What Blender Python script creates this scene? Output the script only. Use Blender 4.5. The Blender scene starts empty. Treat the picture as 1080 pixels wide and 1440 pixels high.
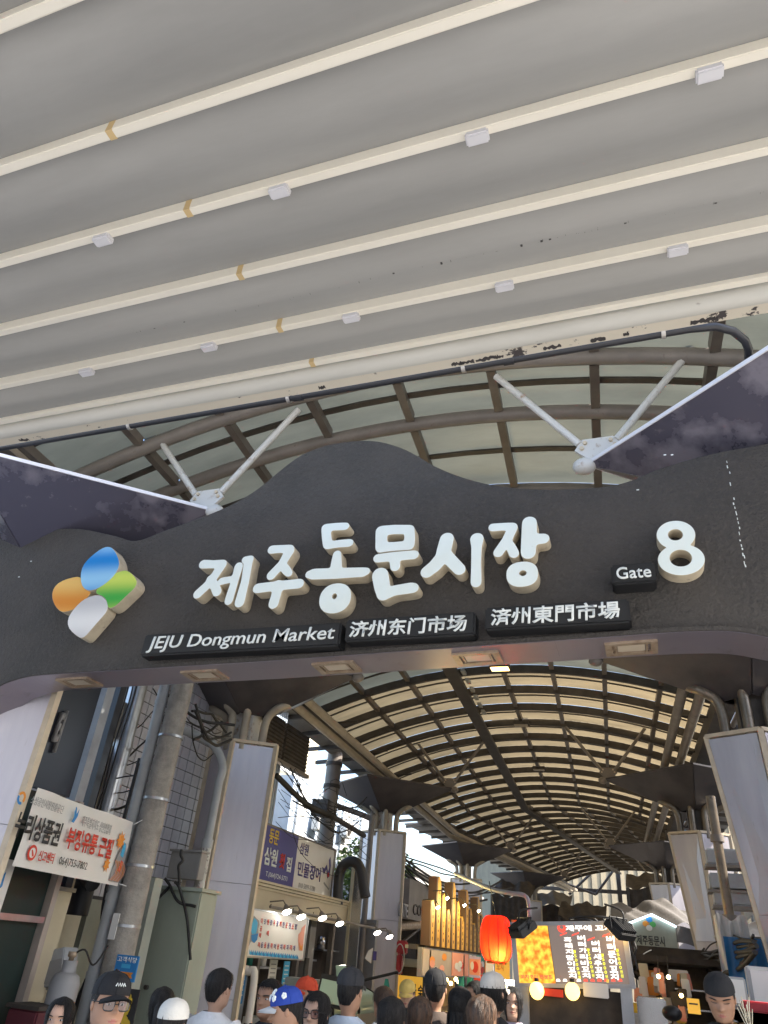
import bpy, bmesh, math, random
import numpy as np
from mathutils import Vector, Matrix
random.seed(7)
sc = bpy.context.scene
COL = sc.collection
PI = math.pi

# ------------------------------------------------------------------ camera, sky, sun, exposure
CAM_H = 1.87
FPX = 989.0                                   # focal length in photo pixels (photo 1080 x 1440)
def _n(v): v = np.array(v, float); return v / np.linalg.norm(v)
_u = _n([144, 1575, -989])
_r = -_n([-3040, -343, -989]); _r = _n(_r - _u * np.dot(_r, _u))
ROT = np.array([_r, np.cross(_u, _r), _u])    # camera axes -> world axes (x right, y into arcade, z up)
cam = bpy.data.objects.new('camera', bpy.data.cameras.new('camera')); COL.objects.link(cam)
cam.matrix_world = Matrix.Translation((0, 0, CAM_H)) @ Matrix(ROT.tolist()).to_4x4()
cam.data.sensor_fit = 'HORIZONTAL'; cam.data.sensor_width = 36.0; cam.data.lens = 36.0 * FPX / 1080.0
cam.data.clip_start = 0.05; cam.data.clip_end = 2000
sc.camera = cam

SUN_EL, SUN_AZ = math.radians(40), math.radians(78)     # azimuth measured from +Y (north) towards +X
w = bpy.data.worlds.new('World'); sc.world = w; w.use_nodes = True
nt = w.node_tree; nt.nodes.clear()
sky = nt.nodes.new('ShaderNodeTexSky'); sky.sky_type = 'NISHITA'; sky.sun_disc = False
sky.sun_elevation = SUN_EL; sky.sun_rotation = SUN_AZ; sky.dust_density = 2.2
bgn = nt.nodes.new('ShaderNodeBackground'); bgn.inputs[1].default_value = 0.15
wo = nt.nodes.new('ShaderNodeOutputWorld')
nt.links.new(sky.outputs[0], bgn.inputs[0]); nt.links.new(bgn.outputs[0], wo.inputs[0])
sd = bpy.data.lights.new('sun', 'SUN'); sd.energy = 4.0; sd.angle = math.radians(0.5); sd.color = (1.0, 0.92, 0.8)
so = bpy.data.objects.new('sun', sd); COL.objects.link(so)
sdir = Vector((math.sin(SUN_AZ) * math.cos(SUN_EL), math.cos(SUN_AZ) * math.cos(SUN_EL), math.sin(SUN_EL)))
so.rotation_euler = sdir.to_track_quat('Z', 'Y').to_euler()
so.location = (20, 10, 30)
sc.view_settings.view_transform = 'Standard'; sc.view_settings.look = 'None'
sc.view_settings.gamma = 1.0; sc.view_settings.use_curve_mapping = False
sc.view_settings.exposure = 1.9

# ------------------------------------------------------------------ helpers: measuring, objects, meshes
def ray(px, py): return ROT @ np.array([px - 540, 720 - py, -FPX])
def P(px, py, Y=None, Z=None, X=None):
    """a point of the photograph carried out to a real plane of the place"""
    d = ray(px, py)
    t = Y / d[1] if Y is not None else ((Z - CAM_H) / d[2] if Z is not None else X / d[0])
    return Vector((d[0] * t, d[1] * t, d[2] * t + CAM_H))
ORG = {}
def thing(name, label, cat, loc=(0, 0, 0), group=None):
    o = bpy.data.objects.new(name, None); COL.objects.link(o); o.location = loc
    o.empty_display_size = 0.2
    o['label'] = label; o['category'] = cat
    if group: o['group'] = group
    ORG[o.name] = Vector(loc); return o
def tag(o, label, cat, group=None):
    o['label'] = label; o['category'] = cat
    if group: o['group'] = group
    return o
def link_mesh(name, me, parent=None, kind=None, label=None):
    o = bpy.data.objects.new(name, me); COL.objects.link(o)
    if parent is not None:
        o.parent = parent; ORG[o.name] = ORG[parent.name]
    else: ORG[o.name] = Vector((0, 0, 0))
    if kind: o['kind'] = kind
    if label: o['label'] = label
    return o
def copy_tree(o, parent=None):
    c = o.copy(); COL.objects.link(c)
    if parent is not None: c.parent = parent
    ORG[c.name] = ORG[o.name]
    for ch in list(o.children): copy_tree(ch, c)
    return c

class MB:
    """collects shapes in world coordinates; build() links them as one mesh object"""
    def __init__(s): s.v = []; s.f = []; s.m = []; s.sm = []
    def add(s, vs, fs, mi=0, smooth=False):
        b = len(s.v); s.v += [tuple(v) for v in vs]
        for f in fs: s.f.append(tuple(b + i for i in f)); s.m.append(mi); s.sm.append(smooth)
        return s
    def box(s, x0, x1, y0, y1, z0, z1, mi=0):
        vs = [(x, y, z) for z in (z0, z1) for y in (y0, y1) for x in (x0, x1)]
        return s.add(vs, [(0, 2, 3, 1), (4, 5, 7, 6), (0, 1, 5, 4), (2, 6, 7, 3), (0, 4, 6, 2), (1, 3, 7, 5)], mi)
    def obox(s, c, ux, uy, uz, hx, hy, hz, mi=0):
        c = Vector(c); ux = Vector(ux).normalized(); uy = Vector(uy).normalized(); uz = Vector(uz).normalized()
        vs = [c + ux * (sx * hx) + uy * (sy * hy) + uz * (sz * hz) for sz in (-1, 1) for sy in (-1, 1) for sx in (-1, 1)]
        return s.add(vs, [(0, 2, 3, 1), (4, 5, 7, 6), (0, 1, 5, 4), (2, 6, 7, 3), (0, 4, 6, 2), (1, 3, 7, 5)], mi)
    def bar(s, a, b, w, h, up=(0, 0, 1), mi=0):
        a = Vector(a); b = Vector(b); d = (b - a).normalized(); up = Vector(up)
        if abs(d.dot(up)) > 0.98: up = Vector((1, 0, 0))
        r = d.cross(up).normalized(); u = r.cross(d)
        return s.obox((a + b) / 2, r, d, u, w / 2, (b - a).length / 2, h / 2, mi)
    def tube(s, pts, r, n=10, mi=0, cap=True, smooth=True):
        pts = [Vector(p) for p in pts]; rs = r if isinstance(r, (list, tuple)) else [r] * len(pts)
        vs = []; prev = None
        for i, p in enumerate(pts):
            d = (pts[min(i + 1, len(pts) - 1)] - pts[max(i - 1, 0)])
            if d.length < 1e-9: d = Vector((0, 0, 1))
            d.normalize()
            if prev is None:
                a = Vector((0, 0, 1)) if abs(d.z) < 0.9 else Vector((1, 0, 0))
                x = d.cross(a).normalized()
            else:
                x = (prev - d * prev.dot(d)); x = x.normalized() if x.length > 1e-6 else d.orthogonal().normalized()
            prev = x; y = d.cross(x)
            vs += [p + (x * math.cos(2 * PI * k / n) + y * math.sin(2 * PI * k / n)) * rs[i] for k in range(n)]
        fs = [(i * n + k, i * n + (k + 1) % n, (i + 1) * n + (k + 1) % n, (i + 1) * n + k) for i in range(len(pts) - 1) for k in range(n)]
        s.add(vs, fs, mi, smooth)
        if cap:
            s.add(vs[:n], [tuple(range(n))[::-1]], mi); s.add(vs[-n:], [tuple(range(n))], mi)
        return s
    def ball(s, c, r, nu=14, nv=10, mi=0, sx=1, sy=1, sz=1, R=None):
        c = Vector(c); vs = []
        for j in range(nv + 1):
            t = PI * j / nv
            for i in range(nu):
                a = 2 * PI * i / nu
                q = Vector((math.sin(t) * math.cos(a) * r * sx, math.sin(t) * math.sin(a) * r * sy, math.cos(t) * r * sz))
                vs.append(c + (R @ q if R else q))
        fs = [(j * nu + i, (j + 1) * nu + i, (j + 1) * nu + (i + 1) % nu, j * nu + (i + 1) % nu) for j in range(nv) for i in range(nu)]
        return s.add(vs, fs, mi, True)
    def lathe(s, c, prof, n=16, mi=0, smooth=True):
        c = Vector(c); vs = [c + Vector((r * math.cos(2 * PI * k / n), r * math.sin(2 * PI * k / n), z)) for r, z in prof for k in range(n)]
        fs = [(i * n + k, i * n + (k + 1) % n, (i + 1) * n + (k + 1) % n, (i + 1) * n + k) for i in range(len(prof) - 1) for k in range(n)]
        return s.add(vs, fs, mi, smooth)
    def prism(s, pts, off, mi=0):
        """flat outline pts (3D) pushed along off"""
        n = len(pts); off = Vector(off); a = [Vector(p) for p in pts]; b = [p + off for p in a]
        s.add(a + b, [tuple(range(n))[::-1], tuple(range(n, 2 * n))] + [(i, (i + 1) % n, n + (i + 1) % n, n + i) for i in range(n)], mi)
        return s
    def grid(s, fn, nu, nv, mi=0, smooth=True):
        vs = [fn(i / nu, j / nv) for j in range(nv + 1) for i in range(nu + 1)]
        fs = [(j * (nu + 1) + i, j * (nu + 1) + i + 1, (j + 1) * (nu + 1) + i + 1, (j + 1) * (nu + 1) + i) for j in range(nv) for i in range(nu)]
        return s.add(vs, fs, mi, smooth)
    def mesh(s, name, mats, origin=Vector((0, 0, 0)), bevel=0):
        me = bpy.data.meshes.new(name)
        me.from_pydata([(v[0] - origin[0], v[1] - origin[1], v[2] - origin[2]) for v in s.v], [], s.f)
        for m in (mats if isinstance(mats, (list, tuple)) else [mats]): me.materials.append(m)
        me.polygons.foreach_set('material_index', s.m); me.polygons.foreach_set('use_smooth', s.sm)
        bm = bmesh.new(); bm.from_mesh(me)
        bmesh.ops.recalc_face_normals(bm, faces=bm.faces)
        if bevel:
            es = [e for e in bm.edges if len(e.link_faces) == 2 and e.calc_face_angle(0) > 0.6]
            bmesh.ops.bevel(bm, geom=es, offset=bevel, segments=2, affect='EDGES', clamp_overlap=True)
        bm.to_mesh(me); bm.free()
        return me
    def build(s, name, mats, parent=None, kind=None, label=None, bevel=0):
        og = ORG[parent.name] if parent is not None else Vector((0, 0, 0))
        return link_mesh(name, s.mesh(name, mats, og, bevel), parent, kind, label)

# ------------------------------------------------------------------ materials
def mat(name, col, rough=0.6, metal=0.0, col2=None, nscale=4.0, lo=0.4, hi=0.65, bump=0.0, bscale=60.0, stretch=(1, 1, 1), bdist=0.02,
        spec=0.5, trans=0.0, emit=None, estr=0.0, dirt=None, dscale=2.0, dlo=0.55, dhi=0.7, rough2=None, coat=0.0):
    m = bpy.data.materials.new(name); m.use_nodes = True; t = m.node_tree; b = t.nodes['Principled BSDF']
    L = t.links.new
    b.inputs['Base Color'].default_value = (*col, 1); b.inputs['Roughness'].default_value = rough
    b.inputs['Metallic'].default_value = metal; b.inputs['Specular IOR Level'].default_value = spec
    b.inputs['Coat Weight'].default_value = coat
    if trans: b.inputs['Transmission Weight'].default_value = trans
    if emit: b.inputs['Emission Color'].default_value = (*emit, 1); b.inputs['Emission Strength'].default_value = estr
    tc = t.nodes.new('ShaderNodeTexCoord'); mp = t.nodes.new('ShaderNodeMapping')
    mp.inputs['Scale'].default_value = stretch; L(tc.outputs['Object'], mp.inputs[0])
    last = None
    def noise(scale, det=6, rgh=0.6):
        n = t.nodes.new('ShaderNodeTexNoise'); n.inputs['Scale'].default_value = scale
        n.inputs['Detail'].default_value = det; n.inputs['Roughness'].default_value = rgh
        L(mp.outputs[0], n.inputs['Vector']); return n
    if col2:
        n = noise(nscale); r = t.nodes.new('ShaderNodeMapRange'); L(n.outputs[0], r.inputs[0])
        r.inputs[1].default_value = lo; r.inputs[2].default_value = hi
        mx = t.nodes.new('ShaderNodeMix'); mx.data_type = 'RGBA'; L(r.outputs[0], mx.inputs[0])
        mx.inputs[6].default_value = (*col, 1); mx.inputs[7].default_value = (*col2, 1)
        last = mx.outputs[2]
        if rough2 is not None:
            rr = t.nodes.new('ShaderNodeMapRange'); L(r.outputs[0], rr.inputs[0])
            rr.inputs[3].default_value = rough; rr.inputs[4].default_value = rough2; L(rr.outputs[0], b.inputs['Roughness'])
    if dirt:
        n = noise(dscale, 8, 0.7); r = t.nodes.new('ShaderNodeMapRange'); L(n.outputs[0], r.inputs[0])
        r.inputs[1].default_value = dlo; r.inputs[2].default_value = dhi
        mx = t.nodes.new('ShaderNodeMix'); mx.data_type = 'RGBA'; L(r.outputs[0], mx.inputs[0])
        if last: L(last, mx.inputs[6])
        else: mx.inputs[6].default_value = (*col, 1)
        mx.inputs[7].default_value = (*dirt, 1); last = mx.outputs[2]
    if last: L(last, b.inputs['Base Color'])
    if bump:
        n = noise(bscale, 5, 0.65); bp = t.nodes.new('ShaderNodeBump'); bp.inputs['Strength'].default_value = bump
        bp.inputs['Distance'].default_value = bdist; L(n.outputs[0], bp.inputs['Height']); L(bp.outputs[0], b.inputs['Normal'])
    return m
def emat(name, col, strength, col2=None, scale=6.0, lo=0.4, hi=0.6):
    m = mat(name, col, 0.5)
    t = m.node_tree; b = t.nodes['Principled BSDF']
    b.inputs['Emission Strength'].default_value = strength; b.inputs['Emission Color'].default_value = (*col, 1)
    if col2:
        tc = t.nodes.new('ShaderNodeTexCoord'); n = t.nodes.new('ShaderNodeTexNoise'); n.inputs['Scale'].default_value = scale
        n.inputs['Detail'].default_value = 8; t.links.new(tc.outputs['Object'], n.inputs['Vector'])
        r = t.nodes.new('ShaderNodeMapRange'); r.inputs[1].default_value = lo; r.inputs[2].default_value = hi
        t.links.new(n.outputs[0], r.inputs[0])
        mx = t.nodes.new('ShaderNodeMix'); mx.data_type = 'RGBA'; t.links.new(r.outputs[0], mx.inputs[0])
        mx.inputs[6].default_value = (*col, 1); mx.inputs[7].default_value = (*col2, 1)
        t.links.new(mx.outputs[2], b.inputs['Emission Color']); t.links.new(mx.outputs[2], b.inputs['Base Color'])
    return m
def sheetmat(name, col, tl, col2, nscale=1.5, stretch=(1, 1, 1), fwd=0.0, rough=0.6):
    """thin sheet that lets light through: diffuse + translucent (+ a little blurred see-through)"""
    m = bpy.data.materials.new(name); m.use_nodes = True; t = m.node_tree; t.nodes.clear(); L = t.links.new
    tc = t.nodes.new('ShaderNodeTexCoord'); mp = t.nodes.new('ShaderNodeMapping'); mp.inputs['Scale'].default_value = stretch
    L(tc.outputs['Object'], mp.inputs[0])
    n = t.nodes.new('ShaderNodeTexNoise'); n.inputs['Scale'].default_value = nscale; n.inputs['Detail'].default_value = 7
    n.inputs['Roughness'].default_value = 0.65; L(mp.outputs[0], n.inputs['Vector'])
    r = t.nodes.new('ShaderNodeMapRange'); r.inputs[1].default_value = 0.35; r.inputs[2].default_value = 0.7; L(n.outputs[0], r.inputs[0])
    mx = t.nodes.new('ShaderNodeMix'); mx.data_type = 'RGBA'; L(r.outputs[0], mx.inputs[0])
    mx.inputs[6].default_value = (*col, 1); mx.inputs[7].default_value = (*col2, 1)
    d = t.nodes.new('ShaderNodeBsdfPrincipled'); d.inputs['Roughness'].default_value = rough; L(mx.outputs[2], d.inputs['Base Color'])
    tr = t.nodes.new('ShaderNodeBsdfTranslucent'); L(mx.outputs[2], tr.inputs[0])
    s1 = t.nodes.new('ShaderNodeMixShader'); s1.inputs[0].default_value = tl; L(d.outputs[0], s1.inputs[1]); L(tr.outputs[0], s1.inputs[2])
    out = t.nodes.new('ShaderNodeOutputMaterial')
    if fwd:
        rf = t.nodes.new('ShaderNodeBsdfRefraction'); rf.inputs['IOR'].default_value = 1.12; rf.inputs['Roughness'].default_value = 0.75
        L(mx.outputs[2], rf.inputs[0])
        s2 = t.nodes.new('ShaderNodeMixShader'); s2.inputs[0].default_value = fwd; L(s1.outputs[0], s2.inputs[1]); L(rf.outputs[0], s2.inputs[2])
        L(s2.outputs[0], out.inputs[0])
    else: L(s1.outputs[0], out.inputs[0])
    return m
M = {}
M['stucco'] = mat('dark_stucco', (0.072, 0.066, 0.061), 0.75, col2=(0.094, 0.084, 0.076), nscale=1.3, bump=1.0, bscale=22, bdist=0.07, spec=0.45, dirt=(0.105, 0.094, 0.085), dscale=24, dlo=0.5, dhi=0.72)  # dirt mix here is relief shading painted in as fine paler speckle
M['soffit'] = mat('composite_band', (0.27, 0.245, 0.29), 0.3, 0.6, col2=(0.34, 0.305, 0.34), nscale=1.0, rough2=0.45, dirt=(0.2, 0.18, 0.18), dscale=5, dlo=0.6, dhi=0.8)
M['letter'] = mat('white_acrylic', (0.80, 0.89, 0.87), 0.35, col2=(0.79, 0.86, 0.82), nscale=3, dirt=(0.55, 0.52, 0.42), dscale=11, dlo=0.66, dhi=0.78)
M['letter_side'] = mat('aged_cream_return', (0.60, 0.52, 0.38), 0.55, col2=(0.42, 0.34, 0.24), nscale=6, lo=0.5, hi=0.8, dirt=(0.22, 0.17, 0.12), dscale=16, dlo=0.6, dhi=0.75)
M['board'] = mat('black_sign_case', (0.02, 0.021, 0.023), 0.35, dirt=(0.10, 0.10, 0.10), dscale=14, dlo=0.66, dhi=0.8)
M['white_print'] = mat('white_lettering', (0.82, 0.86, 0.84), 0.5)
M['light_frame'] = mat('bronze_light_frame', (0.42, 0.33, 0.24), 0.4, 0.3, col2=(0.3, 0.22, 0.15), nscale=12)
M['light_lens'] = mat('frosted_light_lens', (0.55, 0.47, 0.36), 0.3)
M['fabric'] = sheetmat('awning_membrane', (0.222, 0.218, 0.205), 0.09, (0.292, 0.285, 0.266), 0.8, (0.25, 1.4, 1))
M['bar'] = mat('cream_aluminium', (0.84, 0.79, 0.68), 0.4, col2=(0.82, 0.77, 0.655), nscale=1.5)
M['clip'] = mat('white_plastic_clip', (0.66, 0.65, 0.67), 0.5)
M['tape'] = mat('tan_tape', (0.62, 0.45, 0.22), 0.6)
M['tube'] = mat('peeling_cream_tube', (0.60, 0.585, 0.53), 0.4, col2=(0.53, 0.515, 0.465), nscale=2, stretch=(0.3, 1, 1), dirt=(0.2, 0.17, 0.15), dscale=9, dlo=0.66, dhi=0.74)
M['flange'] = mat('peeling_flange', (0.66, 0.60, 0.49), 0.5, dirt=(0.07, 0.06, 0.06), dscale=3.2, dlo=0.585, dhi=0.6, stretch=(0.8, 1, 1))
M['flake'] = mat('bare_dark_patch', (0.05, 0.045, 0.045), 0.7)
M['blackpipe'] = mat('black_conduit', (0.028, 0.029, 0.036), 0.42)
M['clamp'] = mat('galvanised_clamp', (0.5, 0.48, 0.46), 0.4, 0.5)
M['wing'] = mat('violet_grey_composite', (0.11, 0.104, 0.142), 0.25, 0.4, col2=(0.22, 0.205, 0.25), nscale=1.0, lo=0.52, hi=0.60, rough2=0.5, dirt=(0.20, 0.18, 0.21), dscale=7, dlo=0.62, dhi=0.67)  # pale patches put soft tree reflections into the colour
M['capital'] = mat('dark_composite', (0.075, 0.069, 0.076), 0.3, 0.4, col2=(0.11, 0.10, 0.105), nscale=1.5, rough2=0.42, dirt=(0.13, 0.11, 0.09), dscale=3, dlo=0.65, dhi=0.8)
M['rimwhite'] = mat('white_edge_trim', (0.75, 0.74, 0.78), 0.4)
M['white_steel'] = mat('white_painted_steel', (0.62, 0.61, 0.59), 0.4, dirt=(0.30, 0.19, 0.11), dscale=7, dlo=0.56, dhi=0.70)
M['cladding'] = mat('silver_column_panel', (0.54, 0.52, 0.58), 0.3, 0.4, col2=(0.66, 0.64, 0.68), nscale=1.6, lo=.35, hi=.7, stretch=(1.6, 1.6, .25), rough2=0.42, dirt=(0.36, 0.33, 0.32), dscale=9, dlo=0.62, dhi=0.8)  # paler vertical streaks paint a sheen into the colour; darker specks are dirt
M['trim'] = mat('cream_column_trim', (0.66, 0.56, 0.42), 0.5, col2=(0.56, 0.47, 0.35), nscale=5)
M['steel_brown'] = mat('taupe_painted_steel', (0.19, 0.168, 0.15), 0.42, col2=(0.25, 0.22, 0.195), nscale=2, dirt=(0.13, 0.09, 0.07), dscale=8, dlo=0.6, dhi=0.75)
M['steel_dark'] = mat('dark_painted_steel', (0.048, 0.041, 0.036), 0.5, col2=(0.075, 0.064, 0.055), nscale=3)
M['pipe_beige'] = mat('beige_drain_pipe', (0.44, 0.39, 0.31), 0.4, col2=(0.36, 0.31, 0.25), nscale=3)
M['steel_mid'] = mat('brown_painted_steel', (0.12, 0.10, 0.085), 0.45, col2=(0.17, 0.145, 0.12), nscale=2, dirt=(0.07, 0.05, 0.04), dscale=8, dlo=0.6, dhi=0.75)
M['pipe_rust'] = mat('worn_brown_pipe', (0.20, 0.165, 0.13), 0.35, 0.5, col2=(0.30, 0.25, 0.19), nscale=3, dirt=(0.10, 0.075, 0.055), dscale=6, dlo=0.55, dhi=0.7)
M['panel_grey'] = sheetmat('grey_polycarbonate', (0.175, 0.185, 0.155), 0.26, (0.12, 0.128, 0.108), 1.4, (0.4, 1.5, 1), fwd=0.05, rough=0.35)  # greyer sheet colour for the near bays, amber beyond
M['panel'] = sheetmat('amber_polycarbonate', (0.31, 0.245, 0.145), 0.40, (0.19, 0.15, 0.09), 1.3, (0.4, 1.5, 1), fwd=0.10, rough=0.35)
M['plain_grey'] = mat('grey_sheet', (0.30, 0.29, 0.28), 0.6, col2=(0.24, 0.23, 0.22), nscale=2)
M['tile'] = mat('lavender_grey_tile', (0.50, 0.51, 0.58), 0.3, col2=(0.43, 0.44, 0.51), nscale=5)
M['grout'] = mat('dark_grout', (0.07, 0.07, 0.075), 0.9)
M['concrete'] = mat('weathered_concrete', (0.36, 0.335, 0.30), 0.9, col2=(0.24, 0.225, 0.205), nscale=5, bump=0.6, bscale=20, dirt=(0.38, 0.35, 0.31), dscale=7, dlo=0.6, dhi=0.75)
M['pvc'] = mat('grey_pvc', (0.40, 0.42, 0.43), 0.45, col2=(0.34, 0.35, 0.36), nscale=4)
M['pvc_peel'] = mat('peeling_pale_pipe', (0.52, 0.53, 0.50), 0.55, dirt=(0.25, 0.24, 0.23), dscale=6, dlo=0.54, dhi=0.57)
M['cabinet'] = mat('sage_green_cabinet', (0.36, 0.40, 0.33), 0.55, col2=(0.30, 0.33, 0.27), nscale=2, stretch=(1, 1, 0.4))
M['navy'] = mat('navy_panel', (0.018, 0.021, 0.032), 0.3)
M['glass_dark'] = mat('dark_green_glass', (0.018, 0.034, 0.031), 0.4, spec=0.35)
M['galv'] = mat('galvanised_steel', (0.42, 0.44, 0.47), 0.32, 0.7, col2=(0.36, 0.37, 0.40), nscale=6)
M['greysteel'] = mat('pale_grey_steel', (0.40, 0.42, 0.45), 0.5, col2=(0.32, 0.33, 0.36), nscale=3)
M['vinyl'] = mat('white_vinyl', (0.74, 0.73, 0.71), 0.5, col2=(0.70, 0.69, 0.67), nscale=1)
M['print_black'] = mat('black_print', (0.03, 0.03, 0.032), 0.6)
M['print_red'] = mat('red_print', (0.62, 0.05, 0.03), 0.6)
M['print_blue'] = mat('blue_print', (0.03, 0.22, 0.55), 0.6)
M['print_cyan'] = mat('cyan_print', (0.06, 0.42, 0.72), 0.6)
M['print_orange'] = mat('orange_print', (0.75, 0.28, 0.04), 0.6)
M['print_yellow'] = mat('yellow_print', (0.75, 0.52, 0.05), 0.6)
M['print_green'] = mat('green_print', (0.10, 0.42, 0.12), 0.6)
M['print_pink'] = mat('salmon_print', (0.75, 0.33, 0.24), 0.6)
M['print_grey'] = mat('grey_print', (0.30, 0.30, 0.31), 0.6)
M['sign_blue'] = mat('indigo_sign_face', (0.075, 0.06, 0.24), 0.4)
M['plaster'] = mat('cream_plaster', (0.62, 0.56, 0.42), 0.85, col2=(0.52, 0.47, 0.36), nscale=1.2)
M['plaster_pink'] = mat('beige_plaster', (0.45, 0.38, 0.33), 0.85, col2=(0.38, 0.32, 0.28), nscale=1.5)
M['plaster_green'] = mat('pale_green_wall', (0.38, 0.40, 0.34), 0.85, col2=(0.30, 0.32, 0.28), nscale=1.3)
M['blue_clad'] = mat('pale_blue_cladding', (0.42, 0.50, 0.60), 0.5, col2=(0.36, 0.43, 0.52), nscale=2)
M['white_wall'] = mat('white_wall', (0.62, 0.62, 0.60), 0.8, col2=(0.55, 0.55, 0.53), nscale=1.5)
M['window'] = mat('window_glass', (0.05, 0.07, 0.08), 0.1, spec=0.7)
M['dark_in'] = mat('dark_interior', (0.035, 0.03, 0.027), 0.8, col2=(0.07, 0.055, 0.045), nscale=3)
M['fascia'] = mat('cream_metal_fascia', (0.58, 0.51, 0.37), 0.5, col2=(0.52, 0.45, 0.32), nscale=2, stretch=(1, 0.4, 1))
M['black'] = mat('black_rubber', (0.015, 0.015, 0.016), 0.5)
M['cable'] = mat('black_cable', (0.018, 0.017, 0.017), 0.6)
M['red_plastic'] = mat('red_plastic', (0.50, 0.03, 0.04), 0.4)
M['green_glass'] = mat('pale_green_glass', (0.45, 0.62, 0.52), 0.12, spec=0.6)
M['teal'] = mat('teal_cloth', (0.05, 0.35, 0.27), 0.7)
M['stainless'] = mat('stainless_steel', (0.52, 0.52, 0.53), 0.25, 0.9)
M['wood'] = mat('golden_wood', (0.50, 0.27, 0.05), 0.5, col2=(0.62, 0.37, 0.08), nscale=4, stretch=(4, 4, 0.6))
M['wood_dark'] = mat('dark_wood', (0.09, 0.05, 0.03), 0.6)
M['lantern'] = sheetmat('red_lantern_paper', (0.85, 0.040, 0.012), 0.5, (0.78, 0.024, 0.009), 3.0)
M['bulb'] = emat('warm_bulb', (1.0, 0.72, 0.28), 7.0)
M['globe'] = emat('warm_globe', (1.0, 0.63, 0.16), 1.1)
M['whitelamp'] = emat('white_lamp', (1.0, 0.93, 0.8), 9.0)
M['amberlamp'] = emat('amber_lamp', (1.0, 0.62, 0.2), 2.2)
M['photo_fire'] = emat('backlit_food_photo', (0.62, 0.15, 0.01), 0.34, (0.95, 0.55, 0.06), 13.0, 0.36, 0.62)
M['menu_dark'] = emat('backlit_menu_face', (0.14, 0.11, 0.095), 0.35)
M['menu_white'] = emat('backlit_white_text', (1.0, 0.97, 0.9), 0.45)
M['menu_yellow'] = emat('backlit_yellow_text', (0.75, 0.75, 0.05), 0.35)
M['menu_red'] = emat('backlit_red_text', (0.85, 0.08, 0.05), 0.35)
M['yellow_sign'] = emat('lit_yellow_sign', (0.80, 0.42, 0.05), 0.16)
M['white_sign'] = emat('lit_white_sign', (0.9, 0.88, 0.85), 0.3)
M['stone'] = mat('paving_stone', (0.20, 0.19, 0.18), 0.8, col2=(0.26, 0.25, 0.235), nscale=2, bump=0.3, bscale=30)
M['paving_light'] = mat('light_granite_paving', (0.36, 0.36, 0.355), 0.8, col2=(0.43, 0.425, 0.42), nscale=2)
M['asphalt'] = mat('asphalt', (0.05, 0.05, 0.052), 0.9, col2=(0.065, 0.063, 0.06), nscale=3, bump=0.5, bscale=80)
M['leaf'] = mat('leaf_green', (0.10, 0.17, 0.03), 0.5, col2=(0.16, 0.23, 0.05), nscale=3)
M['bark'] = mat('bark', (0.12, 0.09, 0.06), 0.9)
M['far_plaster'] = mat('far_cream_plaster', (0.34, 0.29, 0.20), 0.85, col2=(0.28, 0.24, 0.17), nscale=1.0)
M['bounce_wall'] = mat('bounce_wall', (0.60, 0.60, 0.59), 0.85, col2=(0.53, 0.53, 0.52), nscale=1.2)
M['tarp'] = mat('grey_tarpaulin', (0.17, 0.16, 0.155), 0.6, col2=(0.11, 0.105, 0.10), nscale=1.2, bump=1.0, bscale=2.5)
M['blue_tarp'] = mat('blue_plastic', (0.04, 0.20, 0.45), 0.4)
def pet(name, a, b):
    m = mat(name, a, 0.3); t = m.node_tree; bs = t.nodes['Principled BSDF']; tc = t.nodes.new('ShaderNodeTexCoord')
    g = t.nodes.new('ShaderNodeTexWave'); g.inputs['Scale'].default_value = 0.62; g.inputs['Distortion'].default_value = 1.5
    g.inputs['Detail'].default_value = 0.0; g.wave_profile = 'SIN'; g.bands_direction = 'Z'
    t.links.new(tc.outputs['Object'], g.inputs['Vector'])
    mx = t.nodes.new('ShaderNodeMix'); mx.data_type = 'RGBA'; t.links.new(g.outputs['Fac'], mx.inputs[0])
    mx.inputs[6].default_value = (*a, 1); mx.inputs[7].default_value = (*b, 1); t.links.new(mx.outputs[2], bs.inputs['Base Color']); return m
M['pet_blue'] = pet('blue_petal_print', (0.0, 0.22, 0.62), (0.30, 0.60, 0.86))
M['pet_orange'] = pet('orange_petal_print', (0.70, 0.26, 0.03), (0.84, 0.52, 0.14))
M['pet_green'] = pet('green_petal_print', (0.05, 0.40, 0.06), (0.60, 0.72, 0.12))
M['pet_white'] = pet('silver_petal_print', (0.55, 0.55, 0.56), (0.80, 0.80, 0.79))

# ------------------------------------------------------------------ lettering
class Panel:
    """an upright rectangle: origin bottom-left, ux along it, front = ux x up (towards the viewer)"""
    def __init__(s, bl, br, h, up=(0, 0, 1)):
        s.o = Vector(bl); d = Vector(br) - Vector(bl); s.W = d.length; s.ux = d.normalized(); s.uy = Vector(up).normalized(); s.H = h
        s.n = s.ux.cross(s.uy).normalized()
    def at(s, u, v, off=0.0): return s.o + s.ux * (u * s.W) + s.uy * (v * s.H) + s.n * off
    def slab(s, mb, u0, u1, v0, v1, t0, t1, mi=0):
        c = s.at((u0 + u1) / 2, (v0 + v1) / 2, (t0 + t1) / 2)
        mb.obox(c, s.ux, s.uy, s.n, (u1 - u0) * s.W / 2, (v1 - v0) * s.H / 2, (t1 - t0) / 2, mi)
    def M4(s, u, v, off):
        p = s.at(u, v, off)
        return Matrix(((s.ux.x, s.uy.x, s.n.x, p.x), (s.ux.y, s.uy.y, s.n.y, p.y), (s.ux.z, s.uy.z, s.n.z, p.z), (0, 0, 0, 1)))
TMP = None
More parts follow.
